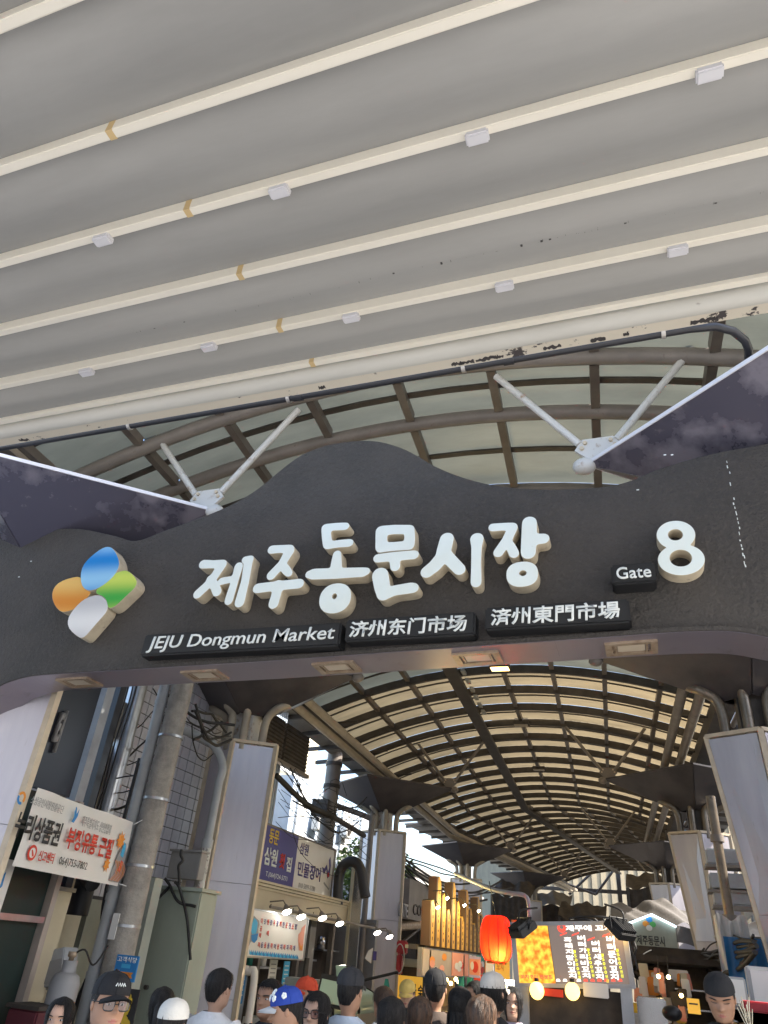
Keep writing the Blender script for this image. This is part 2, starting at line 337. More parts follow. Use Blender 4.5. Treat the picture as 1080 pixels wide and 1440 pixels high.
def curve_mesh(cu, name):
    global TMP
    if TMP is None: TMP = bpy.data.scenes.new('workbench')            # evaluated apart from the big scene, for speed
    o = bpy.data.objects.new('tmp', cu); TMP.collection.objects.link(o)
    with bpy.context.temp_override(scene=TMP, view_layer=TMP.view_layers[0]):
        dg = bpy.context.evaluated_depsgraph_get()
        me = bpy.data.meshes.new_from_object(o.evaluated_get(dg)); me.name = name
    bpy.data.objects.remove(o); bpy.data.curves.remove(cu); return me
def lettering(pan, body, u, v, w, h, mt, parent, off=0.004, bold=0.0, ext=0.002, shear=0.0, name='lettering', res=2):
    """text fitted into the box (u, v, w, h), given in fractions of the panel"""
    cu = bpy.data.curves.new('t', 'FONT'); cu.body = body; cu.size = 1; cu.offset = bold; cu.shear = shear; cu.resolution_u = res
    cu.align_x = 'LEFT'
    me = curve_mesh(cu, name)
    if not len(me.vertices): return None
    co = np.empty(len(me.vertices) * 3); me.vertices.foreach_get('co', co); co = co.reshape(-1, 3)
    lo, hi = co.min(0), co.max(0)
    sx = w * pan.W / (hi[0] - lo[0]); sy = h * pan.H / (hi[1] - lo[1])
    M4 = pan.M4(u, v, off); T = Matrix.Translation(-ORG[parent.name])
    me.transform(T @ M4 @ Matrix.Diagonal((sx, sy, 1, 1)) @ Matrix.Translation((-lo[0], -lo[1], 0)))
    if ext:
        bm = bmesh.new(); bm.from_mesh(me)
        r = bmesh.ops.extrude_face_region(bm, geom=bm.faces[:])
        bmesh.ops.translate(bm, verts=[g for g in r['geom'] if isinstance(g, bmesh.types.BMVert)], vec=pan.n * ext)
        bmesh.ops.recalc_face_normals(bm, faces=bm.faces); bm.to_mesh(me); bm.free()
    me.materials.clear(); me.materials.append(mt)
    return link_mesh(name, me, parent)

def outlines(fn, x0, x1, y0, y1, res):
    """closed outlines where fn(x, y) < 0 (marching squares)"""
    nx = int((x1 - x0) / res) + 2; ny = int((y1 - y0) / res) + 2
    X, Y = np.meshgrid(x0 + np.arange(nx) * res, y0 + np.arange(ny) * res); D = fn(X, Y)
    seg = {}
    def ep(i, j, k):   # edge key -> point
        if k == 0: a, b = (i, j), (i + 1, j)
        else: a, b = (i, j), (i, j + 1)
        da, db = D[a[1], a[0]], D[b[1], b[0]]; t = da / (da - db)
        return (x0 + (a[0] + (b[0] - a[0]) * t) * res, y0 + (a[1] + (b[1] - a[1]) * t) * res)
    nxt = {}
    for j in range(ny - 1):
        for i in range(nx - 1):
            c = (D[j, i] < 0, D[j, i + 1] < 0, D[j + 1, i + 1] < 0, D[j + 1, i] < 0)
            s = sum(c)
            if s in (0, 4): continue
            E_ = [(i, j, 0), (i + 1, j, 1), (i, j + 1, 0), (i, j, 1)]
            cr = [k for k in range(4) if c[k] != c[(k + 1) % 4]]
            prs = [(cr[0], cr[1])] if len(cr) == 2 else [(0, 3), (1, 2)] if c[0] else [(0, 1), (2, 3)]
            for a, b in prs: nxt.setdefault(E_[a], []).append(E_[b]); nxt.setdefault(E_[b], []).append(E_[a])
    loops = []; seen = set()
    for st in list(nxt):
        if st in seen: continue
        lp = [st]; seen.add(st); cur = st
        while True:
            c = [q for q in nxt[cur] if q not in seen]
            if not c: break
            cur = c[0]; seen.add(cur); lp.append(cur)
        if len(lp) > 4: loops.append([ep(*k) for k in lp])
    return loops
def sdf(strokes, blobs=(), holes=()):
    def fn(X, Y):
        D = np.full(X.shape, 9.0)
        for st in strokes:
            for (ax, ay, ar), (bx, by, br) in zip(st[:-1], st[1:]):
                dx, dy = bx - ax, by - ay; L2 = dx * dx + dy * dy + 1e-12
                t = np.clip(((X - ax) * dx + (Y - ay) * dy) / L2, 0, 1)
                D = np.minimum(D, np.hypot(X - ax - t * dx, Y - ay - t * dy) - (ar + (br - ar) * t))
        for cx, cy, rx, ry, p in blobs: D = np.minimum(D, ((np.abs((X - cx) / rx) ** p + np.abs((Y - cy) / ry) ** p) ** (1 / p) - 1) * min(rx, ry))
        for cx, cy, rx, ry, p in holes: D = np.maximum(D, -((np.abs((X - cx) / rx) ** p + np.abs((Y - cy) / ry) ** p) ** (1 / p) - 1) * min(rx, ry))
        return D
    return fn
def channel_letter(loops, yfront, depth, name, parent, front, side, bevel=0.004):
    """outline loops in (x, z) of the sign plane -> a deep letter facing -Y"""
    cu = bpy.data.curves.new('g', 'CURVE'); cu.dimensions = '2D'; cu.fill_mode = 'BOTH'; cu.extrude = depth / 2 - bevel; cu.bevel_depth = bevel; cu.bevel_resolution = 1
    for lp in loops:
        q = lp[::2] if len(lp) > 40 else lp
        # light smoothing of the outline
        q = np.array(q); q = (np.roll(q, 1, 0) + 2 * q + np.roll(q, -1, 0)) / 4
        sp = cu.splines.new('POLY'); sp.points.add(len(q) - 1)
        for k, (x, y) in enumerate(q): sp.points[k].co = (x, y, 0, 1)
        sp.use_cyclic_u = True
    me = curve_mesh(cu, name)
    og = ORG[parent.name]
    me.transform(Matrix.Translation(-og) @ Matrix(((1, 0, 0, 0), (0, 0, -1, yfront + depth / 2), (0, 1, 0, 0), (0, 0, 0, 1))))
    me.materials.clear(); me.materials.append(front); me.materials.append(side)
    for p in me.polygons: p.material_index = 0 if p.normal.y < -0.8 else 1; p.use_smooth = False
    return link_mesh(name, me, parent)
def smooth_loop(pts, k=6):
    """closed Catmull-Rom through pts"""
    n = len(pts); out = []
    for i in range(n):
        p0, p1, p2, p3 = [np.array(pts[(i + d) % n]) for d in (-1, 0, 1, 2)]
        for j in range(k):
            t = j / k; out.append(tuple(0.5 * ((2 * p1) + (-p0 + p2) * t + (2 * p0 - 5 * p1 + 4 * p2 - p3) * t * t + (-p0 + 3 * p1 - 3 * p2 + p3) * t ** 3)))
    return out
def smooth_open(pts, k=8):
    out = []; n = len(pts)
    for i in range(n - 1):
        p0, p1, p2, p3 = [np.array(pts[min(max(i + d, 0), n - 1)]) for d in (-1, 0, 1, 2)]
        for j in range(k):
            t = j / k; out.append(tuple(0.5 * ((2 * p1) + (-p0 + p2) * t + (2 * p0 - 5 * p1 + 4 * p2 - p3) * t * t + (-p0 + 3 * p1 - 3 * p2 + p3) * t ** 3)))
    out.append(tuple(pts[-1])); return out

# ------------------------------------------------------------------ setting: ground
def CX(Y):                                        # centre line of the arcade, bending right in the distance
    return -2.25 - 0.055 * Y if Y < 36 else -4.23 + 0.125 * (Y - 36)
MB().add([(-400, -400, -0.02), (400, -400, -0.02), (400, 400, -0.02), (-400, 400, -0.02)], [(0, 1, 2, 3)]).build('ground', M['asphalt'], kind='structure')
MB().add([(-40, -9, -0.012), (40, -9, -0.012), (40, 5.6, -0.012), (-40, 5.6, -0.012)], [(0, 1, 2, 3)]).build('plaza', M['paving_light'], kind='structure')
MB().add([(-7.4, 5.2, 0.0), (2.3, 5.2, 0.0), (1.5, 36, 0.0), (6.5, 70, 0.0), (-1.5, 70, 0.0), (-8.8, 36, 0.0)], [(0, 1, 2, 3, 4, 5)]).build('arcade_pavement', M['stone'], kind='structure')

oth = thing('bounce_building', 'unseen pale building added across the road to bounce light on the gate', 'building', (0, -18, 0))  # invented building behind the camera, added to bounce daylight onto gate and canopy
MB().box(-34, 34, -30, -17, 0, 11).build('wall', M['bounce_wall'], oth)
for fl in range(3):
    for k in range(16):
        w_ = MB().box(-32 + k * 4, -30 + k * 4, -17, -16.93, 1.2 + fl * 3.4, 2.9 + fl * 3.4).build('window', M['white_wall'], oth)
        MB().box(-31.9 + k * 4, -30.1 + k * 4, -16.93, -16.925, 1.3 + fl * 3.4, 2.8 + fl * 3.4).build('pane', M['window'], w_)
# ------------------------------------------------------------------ arcade roof
def ZR(dx): return 8.53 - 0.038 * dx * dx
RIB0, RSP, NR = 6.65, 1.63, 34
RY = [RIB0 + RSP * i for i in range(-1, NR)]
RY[2:5] = [7.7, 9.6, 11.4]                      # the first bays are uneven
PX = [-5.2, -3.9, -2.6, -1.3, 0.0, 1.3, 2.6, 3.9, 5.2]
def VP(dx, Y, dz=0.0): return Vector((CX(Y) + dx, Y, ZR(dx) + dz))
roof = thing('arcade_roof', 'long vaulted market roof of dark steel ribs and translucent amber panels', 'roof', (CX(20), 20, 0))
main_ribs = (6.65, 13.17, 23.0, 37.6)
for i, Y in enumerate(RY):
    big = Y < 10.5 or any(abs(Y - m) < 0.8 for m in main_ribs)
    pts = [VP(-5.2 + 10.4 * k / 20, Y) for k in range(21)]
    mb = MB()
    if big: mb.tube(pts, 0.105, 10)
    else:
        for a, b in zip(pts[:-1], pts[1:]): mb.bar(a - (b - a) * 0.02, b, 0.10, 0.2)
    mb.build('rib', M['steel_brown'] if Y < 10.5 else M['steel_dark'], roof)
for dx in PX:
    mb = MB()
    for a, b in zip(RY[:-1], RY[1:]):
        p, q = VP(dx, a, 0.03), VP(dx, b, 0.03); d = (q - p).normalized() * 0.12
        mb.bar(p + d, q - d, 0.115, 0.14)
    mb.build('purlin', M['steel_mid'], roof)
# thin glazing bars over the panel joints between ribs
for i in range(len(RY) - 1):
    for fr in (0.5,):
        Y = RY[i] + (RY[i + 1] - RY[i]) * fr
        mb = MB(); pts = [VP(-5.2 + 10.4 * k / 16, Y, 0.095) for k in range(17)]
        for a, b in zip(pts[:-1], pts[1:]): mb.bar(a, b, 0.06 if i > 3 else 0.1, 0.03)
        mb.build('glazing_bar', M['steel_dark'], roof)
npan = 0; rest = MB()
for i in range(len(RY) - 1):
    for k in range(len(PX) - 1):
        a, b = RY[i], RY[i + 1]; j = 0.012
        def fn(u, v, k=k, a=a, b=b):
            dx = PX[k] + (PX[k + 1] - PX[k]) * (0.01 + 0.98 * u); return VP(dx, a + j + (b - a - 2 * j) * v, 0.118)
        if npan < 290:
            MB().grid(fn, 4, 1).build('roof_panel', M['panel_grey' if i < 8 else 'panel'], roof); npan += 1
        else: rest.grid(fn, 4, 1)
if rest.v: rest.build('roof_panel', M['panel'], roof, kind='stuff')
# wide cable tray left of the crown, with hangers
mb = MB()
for a, b in zip(RY[4:-1], RY[5:]): mb.bar(VP(-1.22, a, -0.28), VP(-1.22, b, -0.28), 0.34, 0.1)
mb.build('cable_tray', M['steel_dark'], roof)
for i in range(4, 20, 2):
    mb = MB(); p = VP(-1.22, RY[i], -0.24); mb.tube([p, p + Vector((0, 0, 0.25))], 0.02, 6); mb.build('tray_hanger', M['steel_dark'], roof)
mb = MB()
for k in range(18):
    t = k / 17; p = VP(-0.98, 9 + 12 * t, -0.16); mb.bar(p, p + Vector((0, 0.3, 0.0)), 0.1, 0.07)
mb.build('cable_bundle', M['pvc'], roof)
# eaves: gutters, long pipes and the low side roofs
for s in (-1, 1):
    for dx, z, r, mt in ((5.35, 7.5, 0.11, 'pipe_beige'), (5.62, 7.42, 0.07, 'steel_brown'), (4.5 if s < 0 else 4.08, 6.98, 0.11, 'pipe_beige'), (4.85 if s < 0 else 4.42, 6.9, 0.11, 'pipe_beige'), (5.2, 7.25, 0.06, 'steel_dark')):
        lo = 4.6 if dx > 5.1 else 13.4
        ys = [y for y in (lo, 13.2, 20, 24, 30, 36, 42, 50, 61) if y >= lo]
        MB().tube([(CX(y) + s * dx, y, z) for y in ys], r, 10).build('eave_pipe', M['pipe_rust' if s > 0 and mt == 'pipe_beige' else mt], roof)
    mb = MB()
    for a, b, w_ in ((4.6, 7.4, 7.2), (7.4, 13.0, 5.85 if s < 0 else 7.2), (13.0, 20, 6.4 if s < 0 else 7.2), (20, 36, 6.3 if s < 0 else 7.2), (36, 50, 7.2), (50, 61, 7.2)):
        mb.add([(CX(a) + s * 5.75, a, 7.5), (CX(b) + s * 5.75, b, 7.5), (CX(b) + s * w_, b, 7.35), (CX(a) + s * w_, a, 7.35),
                (CX(a) + s * 5.75, a, 7.56), (CX(b) + s * 5.75, b, 7.56), (CX(b) + s * w_, b, 7.41), (CX(a) + s * w_, a, 7.41)],
               [(0, 1, 2, 3), (4, 5, 6, 7), (0, 1, 5, 4), (2, 3, 7, 6), (0, 3, 7, 4), (1, 2, 6, 5)])
    mb.build('side_roof', M['plain_grey'], roof)
    for i in range(0, NR - 4):
        Y = RY[i + 1]; MB().bar((CX(Y) + s * 5.1, Y, 7.42), (CX(Y) + s * 7.1, Y, 7.25), 0.09, 0.12).build('eave_bracket', M['steel_dark'], roof)
    mb = MB()
    for a, b in zip(RY[1:-1], RY[2:]): mb.bar((CX(a) + s * 5.12, a, 7.24), (CX(b) + s * 5.12, b, 7.24), 0.42, 0.34)
    mb.build('eave_beam', M['steel_dark'], roof)
    # short stub rods sticking out under the springing
    for i in range(4, 24, 2):
        Y = RY[i]; MB().tube([(CX(Y) + s * 5.1, Y + .5, 7.3), (CX(Y) + s * 4.2, Y + .5, 7.36)], 0.03, 6).build('stub_rod', M['steel_dark'], roof)

# ------------------------------------------------------------------ columns with inverted-pyramid capitals
CT = 5.27; TIPZ = 6.67
def make_column(side, lab, first=False):
    """built around its own axis at the origin; side = -1 left row, +1 right row (tip points to the arcade axis)"""
    t = thing('arcade_column', lab, 'column', (0, 0, 0), 'clad columns along the arcade')
    inn = -side
    def ring(z):
        tp = (CT - z) / CT * 0.62 if side > 0 else 0.0
        return [Vector((inn * (0.75 - tp), 0, z)), Vector((inn * 0.0 - inn * tp * 0.2, -0.45, z)), Vector((-inn * 0.75, 0, z)), Vector((0, 0.45, z))]
    cuts = [0.0, 1.0, 2.75, CT - 0.05]
    for k in range(4):
        for a, b in zip(cuts[:-1], cuts[1:]):
            r0, r1 = ring(a + 0.0035), ring(b - 0.0035); A, B, C, D = r0[k], r0[(k + 1) % 4], r1[(k + 1) % 4], r1[k]
            n = (B - A).cross(D - A).normalized() * 0.03
            e = (B - A).normalized() * 0.05
            mb = MB(); mb.prism([A + e, B - e, C - e, D + e], n); mb.build('face_panel', M['cladding'], t)
        c0, c1 = ring(0)[k], ring(CT)[k]
        MB().bar(c0, c1, 0.085, 0.085, up=(0, 1, 0)).build('edge_trim', M['trim'], t)
    mb = MB(); r = ring(CT)
    for a, b in zip(r, r[1:] + r[:1]): mb.bar(a, b, 0.09, 0.06)
    mb.build('top_trim', M['trim'], t)
    # core and pipe bundle between shaft and capital
    MB().box(-0.22, 0.22, -0.2, 0.2, CT - 0.1, 5.95).build('core_post', M['white_steel' if side < 0 else 'steel_dark'], t)
    for x, y, bx in ((inn * 0.45, -0.08, inn * 0.75), (-inn * 0.45, -0.05, -inn * 0.8), (inn * 0.12, -0.3, inn * 0.12), (-inn * 0.2, -0.3, -inn * 0.35)):
        pts = [Vector((x, y, CT - 0.15)), Vector((x, y, CT + 0.35)), Vector((x + (bx - x) * 0.25, y, CT + 0.6)), Vector((bx, y - 0.05, CT + 0.74)), Vector((bx + (bx - x) * 0.5, y + 0.1, CT + 0.85))]
        MB().tube(smooth_open(pts, 4), 0.085, 10).build('bent_pipe', M['pipe_beige'] if side < 0 else M['pipe_rust'], t)
    # capital: four raking facets under a diamond rim
    ex, ey = 2.33, 1.95
    top = [Vector((inn * ex, 0, TIPZ)), Vector((0, -ey, TIPZ)), Vector((-inn * ex, 0, TIPZ)), Vector((0, ey, TIPZ))]
    bot = [Vector((inn * 0.42, 0, 5.86)), Vector((0, -0.36, 5.86)), Vector((-inn * 0.42, 0, 5.86)), Vector((0, 0.36, 5.86))]
    cm = M['wing'] if first else M['capital']
    for k in range(4):
        A, B, C, D = bot[k], bot[(k + 1) % 4], top[(k + 1) % 4], top[k]
        n = (B - A).cross(D - A).normalized() * 0.025
        if n.z > 0: n = -n
        MB().prism([A, B, C, D], n).build('capital_facet', cm, t)
    mb = MB()
    for a, b in zip(top, top[1:] + top[:1]): mb.bar(a, b, 0.05, 0.045)
    mb.build('rim', M['rimwhite'] if first else M['capital'], t)
    MB().add([v - Vector((0, 0, 0.03)) for v in top], [(0, 1, 2, 3)]).build('capital_lid', M['plain_grey'], t)
    ws = M['white_steel'] if first else M['steel_brown']
    tip = top[0]
    MB().ball(tip + Vector((inn * 0.05, 0, -0.03)), 0.1, sx=1.3).build('tip_cap', ws, t)
    pl = MB(); q = tip + Vector((-inn * 0.12, 0, 0.02))
    pl.prism([q + Vector((d, -0.02, z)) for d, z in ((-0.09, 0), (0.09, 0), (0.26, 0.17), (0.17, 0.31), (-0.17, 0.31), (-0.26, 0.17))], (0, 0.04, 0))
    plate = pl.build('gusset_plate', ws, t)
    for d, z in ((0.18, 0.18), (0.14, 0.25), (-0.18, 0.18), (-0.14, 0.25)):
        MB().tube([q + Vector((d, -0.045, z)), q + Vector((d, -0.015, z))], 0.025, 6).build('bolt', M['trim'], plate)
    for dd in (-1, 1):
        a = q + Vector((dd * 0.2, 0, 0.26)); ex_ = dd * (1.15 if dd == inn else 1.22)
        b = q + Vector((ex_, 0, 1.52))
        dxa = (-side * -1) # unused
        MB().tube([a, b], 0.046, 8).build('strut', ws, t)
    return t
def place_col(src, side, Y, label=None):
    c = src if label is None else copy_tree(src)
    c.location = (CX(Y) + side * 4.75, Y, 0)
    if label: c['label'] = label
    return c
gl = make_column(-1, 'silver column carrying the violet grey wing at left behind the gate', True); place_col(gl, -1, 6.65)
gr = make_column(1, 'silver column carrying the violet wing with painted reflection patches at right behind the gate', True); place_col(gr, 1, 6.65)
cl = make_column(-1, 'silver clad column with cream trim beside the tiled building and indigo sign'); place_col(cl, -1, 13.1)
cr = make_column(1, 'tapering silver column at the right edge with a bright outer face'); place_col(cr, 1, 12.7)
place_col(cl, -1, 24.0, 'silver column between the fish shop and the golden skewer sign')
place_col(cl, -1, 38.0, 'column rising right behind the golden skewer sign')
place_col(cl, -1, 49.0, 'far column with a dark capital behind the red lantern')
place_col(cr, 1, 22.4, 'second tapering silver column from the right edge with cables at its waist')
place_col(cr, 1, 35.6, 'warm lit column beside the white gable sign at the far right')
place_col(cr, 1, 49.0, 'farthest right column under the arcade mouth')

# ------------------------------------------------------------------ gate
YF, YB = 6.0, 6.38
gate = thing('market_gate', 'wide dark stucco gate arch with white market lettering and a number eight', 'gate', (-2.6, 6.3, 0))
def FZ(px, py, Y=YF): p = P(px, py, Y=Y); return (p.x, p.z)
tops = [FZ(*p) for p in [(0, 757), (60, 747), (110, 745), (160, 755), (190, 762), (230, 748), (300, 722), (340, 703), (370, 683), (400, 658), (430, 638), (470, 625), (520, 621), (560, 630), (590, 645), (610, 657), (650, 673), (700, 685), (760, 690), (830, 688), (880, 680), (930, 660), (1000, 640), (1080, 625)]]
bots = [FZ(*p) for p in [(0, 965), (20, 956), (50, 949), (100, 945), (180, 940), (260, 935), (360, 929), (470, 921), (665, 907), (780, 899), (919, 889), (974, 886), (1030, 886), (1080, 894)]]
xl, zl = bots[0]; xr, zr = bots[-1]
bl_ext = [(xl - 0.62, 0.0), (xl - 0.6, zl - 1.0), (xl - 0.5, zl - 0.5), (xl - 0.28, zl - 0.2)]
br_ext = [(xr + 0.35, zr - 0.12), (xr + 0.7, zr - 0.42), (xr + 0.85, zr - 1.0), (xr + 0.9, 0.0)]
path = smooth_open(bl_ext + bots + br_ext, 4)
tx0, tx1 = xl - 2.6, xr + 2.8
topline = smooth_open([(tx0, tops[0][1] + 0.1), (tx0 + 1.0, tops[0][1] + 0.06)] + tops + [(tx1 - 1.0, tops[-1][1] + 0.12), (tx1, tops[-1][1] + 0.1)], 4)
# facade: vertical strips between lower path and top outline, for an even mesh
bm_ = MB()
outl = path + [(tx1, 0.0)] + topline[::-1] + [(tx0, 0.0)]
cu = bpy.data.curves.new('f', 'CURVE'); cu.dimensions = '2D'; cu.fill_mode = 'BOTH'; cu.extrude = (YB - YF) / 2 - 0.02; cu.bevel_depth = 0.02; cu.bevel_resolution = 2
sp = cu.splines.new('POLY'); sp.points.add(len(outl) - 1); sp.use_cyclic_u = True
for k, (x, z) in enumerate(outl): sp.points[k].co = (x, z, 0, 1)
me = curve_mesh(cu, 'facade')
me.transform(Matrix.Translation(-ORG[gate.name]) @ Matrix(((1, 0, 0, 0), (0, 0, -1, (YF + YB) / 2), (0, 1, 0, 0), (0, 0, 0, 1))))
me.materials.clear(); me.materials.append(M['stucco'])
for p_ in me.polygons: p_.use_smooth = False
link_mesh('facade', me, gate)
# composite band under the arch, split at its joints
idx = [0, 10, 22, 34, 44, 52, 60, len(path) - 1]
for a, b in zip(idx[:-1], idx[1:]):
    mb = MB()
    for (x0, z0), (x1, z1) in zip(path[a:b], path[a + 1:b + 1]):
        d = Vector((x1 - x0, 0, z1 - z0)); n = Vector((d.z, 0, -d.x)).normalized() * 0.012
        g = d * 0.004 if (x0, z0) == path[a] else d * 0
        A, B = Vector((x0, 0, z0)) + g, Vector((x1, 0, z1))
        mb.add([A + Vector((0, YF - 0.015, 0)) + n * .1, B + Vector((0, YF - 0.015, 0)) + n * .1, B + Vector((0, YB + 0.1, 0)) + n * .1, A + Vector((0, YB + 0.1, 0)) + n * .1,
                A + Vector((0, YF - 0.015, 0)) + n * 2, B + Vector((0, YF - 0.015, 0)) + n * 2, B + Vector((0, YB + 0.1, 0)) + n * 2, A + Vector((0, YB + 0.1, 0)) + n * 2],
               [(3, 2, 1, 0), (4, 5, 6, 7), (0, 1, 5, 4), (2, 3, 7, 6)])
    mb.build('soffit_panel', M['soffit'], gate)
    (x0, z0) = path[a]
mb = MB()
for (x0, z0), (x1, z1) in zip(path[:-1], path[1:]):
    mb.bar((x0, YF - 0.02, z0 + 0.0), (x1, YF - 0.02, z1 + 0.0), 0.03, 0.035)
mb.build('drip_edge', M['stucco'], gate)
def path_z(x):
    for (x0, z0), (x1, z1) in zip(path[:-1], path[1:]):
        if x0 <= x <= x1 and x1 > x0: return z0 + (z1 - z0) * (x - x0) / (x1 - x0), math.atan2(z1 - z0, x1 - x0)
    return 4.3, 0
for px, py in ((120, 955), (287, 943), (467, 930), (665, 917), (887, 904)):
    p = P(px, py, Z=4.27); x = p.x; z, a = path_z(x); ux = Vector((math.cos(a), 0, math.sin(a))); n = Vector((math.sin(a), 0, -math.cos(a)))
    c = Vector((x, 6.24, z)) + n * 0.03
    fr = MB()
    for sx in (-1, 1): fr.obox(c + ux * sx * 0.19, ux, (0, 1, 0), n, 0.03, 0.14, 0.018); 
    for sy in (-1, 1): fr.obox(c + Vector((0, sy * 0.12, 0)), ux, (0, 1, 0), n, 0.16, 0.025, 0.016)
    fr.obox(c + Vector((0, 0, 0.012)), ux, (0, 1, 0), n, 0.16, 0.1, 0.006)
    for sx in (-1, 1): fr.obox(c + ux * sx * 0.13, ux, (0, 1, 0), n, 0.008, 0.1, 0.014)
    f = fr.build('recessed_light', M['light_frame'], gate)
    MB().obox(c + n * 0.0, ux, (0, 1, 0), n, 0.115, 0.07, 0.008).build('lens', M['light_lens'], f)
# raised syllables traced on the sign plane (crop coordinates at 3.6x)
YL = YF - 0.15
def G(ox, oy, c, s=3.6):
    x, z = FZ(ox + c[0] / s, oy + c[1] / s, YL); return x, z
PXM = abs(FZ(500, 800, YL)[0] - FZ(540, 800, YL)[0]) / 40.0        # metres per photo pixel on the sign
def LS(o, x, y, s):                                                 # local metres per crop pixel, mean of the two directions
    a, b = G(o[0], o[1], (x - 10, y), s), G(o[0], o[1], (x + 10, y), s); c, d = G(o[0], o[1], (x, y - 10), s), G(o[0], o[1], (x, y + 10), s)
    return (math.hypot(b[0] - a[0], b[1] - a[1]) * math.hypot(d[0] - c[0], d[1] - c[1])) ** .5 / 20
def S(o, *pts, s=3.6):
    out = []
    for x, y, wd in pts:
        a, b = G(o[0], o[1], (x, y), s); out.append((a, b, LS(o, x, y, s) * wd / 2))
    return out
O1, O2, O3 = (260, 700), (500, 700), (780, 700)
def EL(o, x, y, rx, ry, p=2.0, s=3.6): a, b = G(o[0], o[1], (x, y), s); return (a, b, (G(o[0], o[1], (x + rx, y), s)[0] - G(o[0], o[1], (x - rx, y), s)[0]) / 2, (G(o[0], o[1], (x, y - ry), s)[1] - G(o[0], o[1], (x, y + ry), s)[1]) / 2, p)
syll = [
 ('제', [S(O1, (92, 336, 40), (140, 336, 36), (190, 335, 40)), S(O1, (188, 338, 42), (150, 395, 40), (110, 445, 40), (64, 487, 42)), S(O1, (128, 410, 34), (150, 445, 40), (162, 476, 42)),
         S(O1, (186, 422, 34), (232, 413, 30)), S(O1, (272, 348, 40), (252, 420, 34), (221, 520, 40)), S(O1, (304, 314, 32), (330, 310, 34)), S(O1, (322, 318, 40), (305, 420, 38), (276, 530, 46))], [], []),
 ('주', [S(O1, (440, 262, 40), (490, 258, 36), (528, 260, 44)), S(O1, (530, 268, 44), (490, 335, 38), (436, 393, 42)), S(O1, (490, 335, 34), (512, 365, 40), (526, 382, 34)),
         S(O1, (368, 458, 46), (460, 446, 44), (578, 434, 46)), S(O1, (470, 440, 46), (462, 490, 46), (448, 536, 48))], [], []),
 ('동', [S(O1, (712, 152, 38), (760, 146, 36), (812, 144, 36)), S(O1, (713, 158, 40), (717, 200, 42), (722, 236, 42)), S(O1, (724, 240, 38), (780, 232, 36), (832, 228, 38)),
         S(O1, (770, 286, 38), (766, 330, 50), (764, 370, 56)), S(O1, (628, 388, 36), (650, 386, 52), (765, 382, 52), (900, 376, 46), (918, 372, 36))], [EL(O1, 760, 508, 78, 74, 2.2)], [EL(O1, 757, 498, 14, 16)]),
 ('문', [S(O2, (130, 168, 52), (190, 160, 46), (272, 160, 46)), S(O2, (272, 160, 46), (274, 210, 48), (272, 240, 46)), S(O2, (272, 240, 44), (190, 246, 44), (134, 250, 50)), S(O2, (130, 168, 52), (130, 250, 54)),
         S(O2, (112, 306, 42), (200, 296, 44), (296, 288, 44)), S(O2, (197, 300, 46), (200, 348, 46)),
         S(O2, (124, 392, 76), (134, 450, 74), (142, 486, 66)), S(O2, (140, 486, 64), (200, 468, 50), (280, 456, 54), (294, 456, 48))], [], []),
 ('시', [S(O2, (462, 208, 64), (448, 260, 66), (436, 306, 62)), S(O2, (438, 300, 64), (400, 345, 62), (360, 376, 58)), S(O2, (452, 285, 60), (490, 325, 58), (526, 362, 56)),
         S(O2, (614, 208, 62), (612, 250, 46), (610, 330, 44), (610, 428, 50))], [], []),
 ('장', [S(O2, (694, 150, 40), (740, 146, 38), (796, 146, 42)), S(O2, (796, 150, 44), (765, 215, 44), (722, 278, 46)), S(O2, (766, 220, 40), (790, 255, 44), (802, 282, 46)),
         S(O2, (880, 126, 66), (878, 200, 70), (874, 276, 68)), S(O2, (880, 212, 56), (930, 208, 54), (952, 206, 52))], [EL(O2, 843, 386, 79, 62, 2.4)], [EL(O2, 847, 381, 21, 16)]),
 ('8', [], [EL(O3, 613, 187, 97, 71), EL(O3, 640, 312, 118, 78)], [EL(O3, 611, 187, 41, 31), EL(O3, 638, 305, 60, 45)]),
]
for nm, st, bl, ho in syll:
    xs = [p[0] for s_ in st for p in s_] + [b[0] for b in bl]; zs = [p[1] for s_ in st for p in s_] + [b[1] for b in bl]
    lp = outlines(sdf(st, bl, ho), min(xs) - 0.55, max(xs) + 0.55, min(zs) - 0.55, max(zs) + 0.55, 0.011)
    lt = channel_letter(lp, YL, 0.15, 'number' if nm == '8' else 'letter', gate, M['letter'], M['letter_side'])
    lt['label'] = 'white raised numeral eight' if nm == '8' else 'white raised syllable ' + nm
rr = random.Random(12)
for k in range(26):
    t = k / 25; px = 1022 + 26 * t + rr.uniform(-1, 1); py = 650 + 146 * t + rr.uniform(-2, 2)
    if rr.random() < .25: continue
    p = P(px, py, Y=YF - .004); MB().box(p.x - rr.uniform(.002, .006), p.x + rr.uniform(.002, .005), YF - .023, YF - .018, p.z - rr.uniform(.005, .03), p.z + .008).build('paint_run', M['white_print'], gate)
for px, py in ((935, 641), (945, 641), (897, 690), (340, 907), (352, 905), (388, 915), (400, 912), (525, 917), (28, 812), (45, 790)):
    p = P(px, py, Y=YF - .004); MB().box(p.x - .012, p.x + .012, YF - .023, YF - .018, p.z - .006, p.z + .004).build('plaster_chip', M['white_print'], gate)
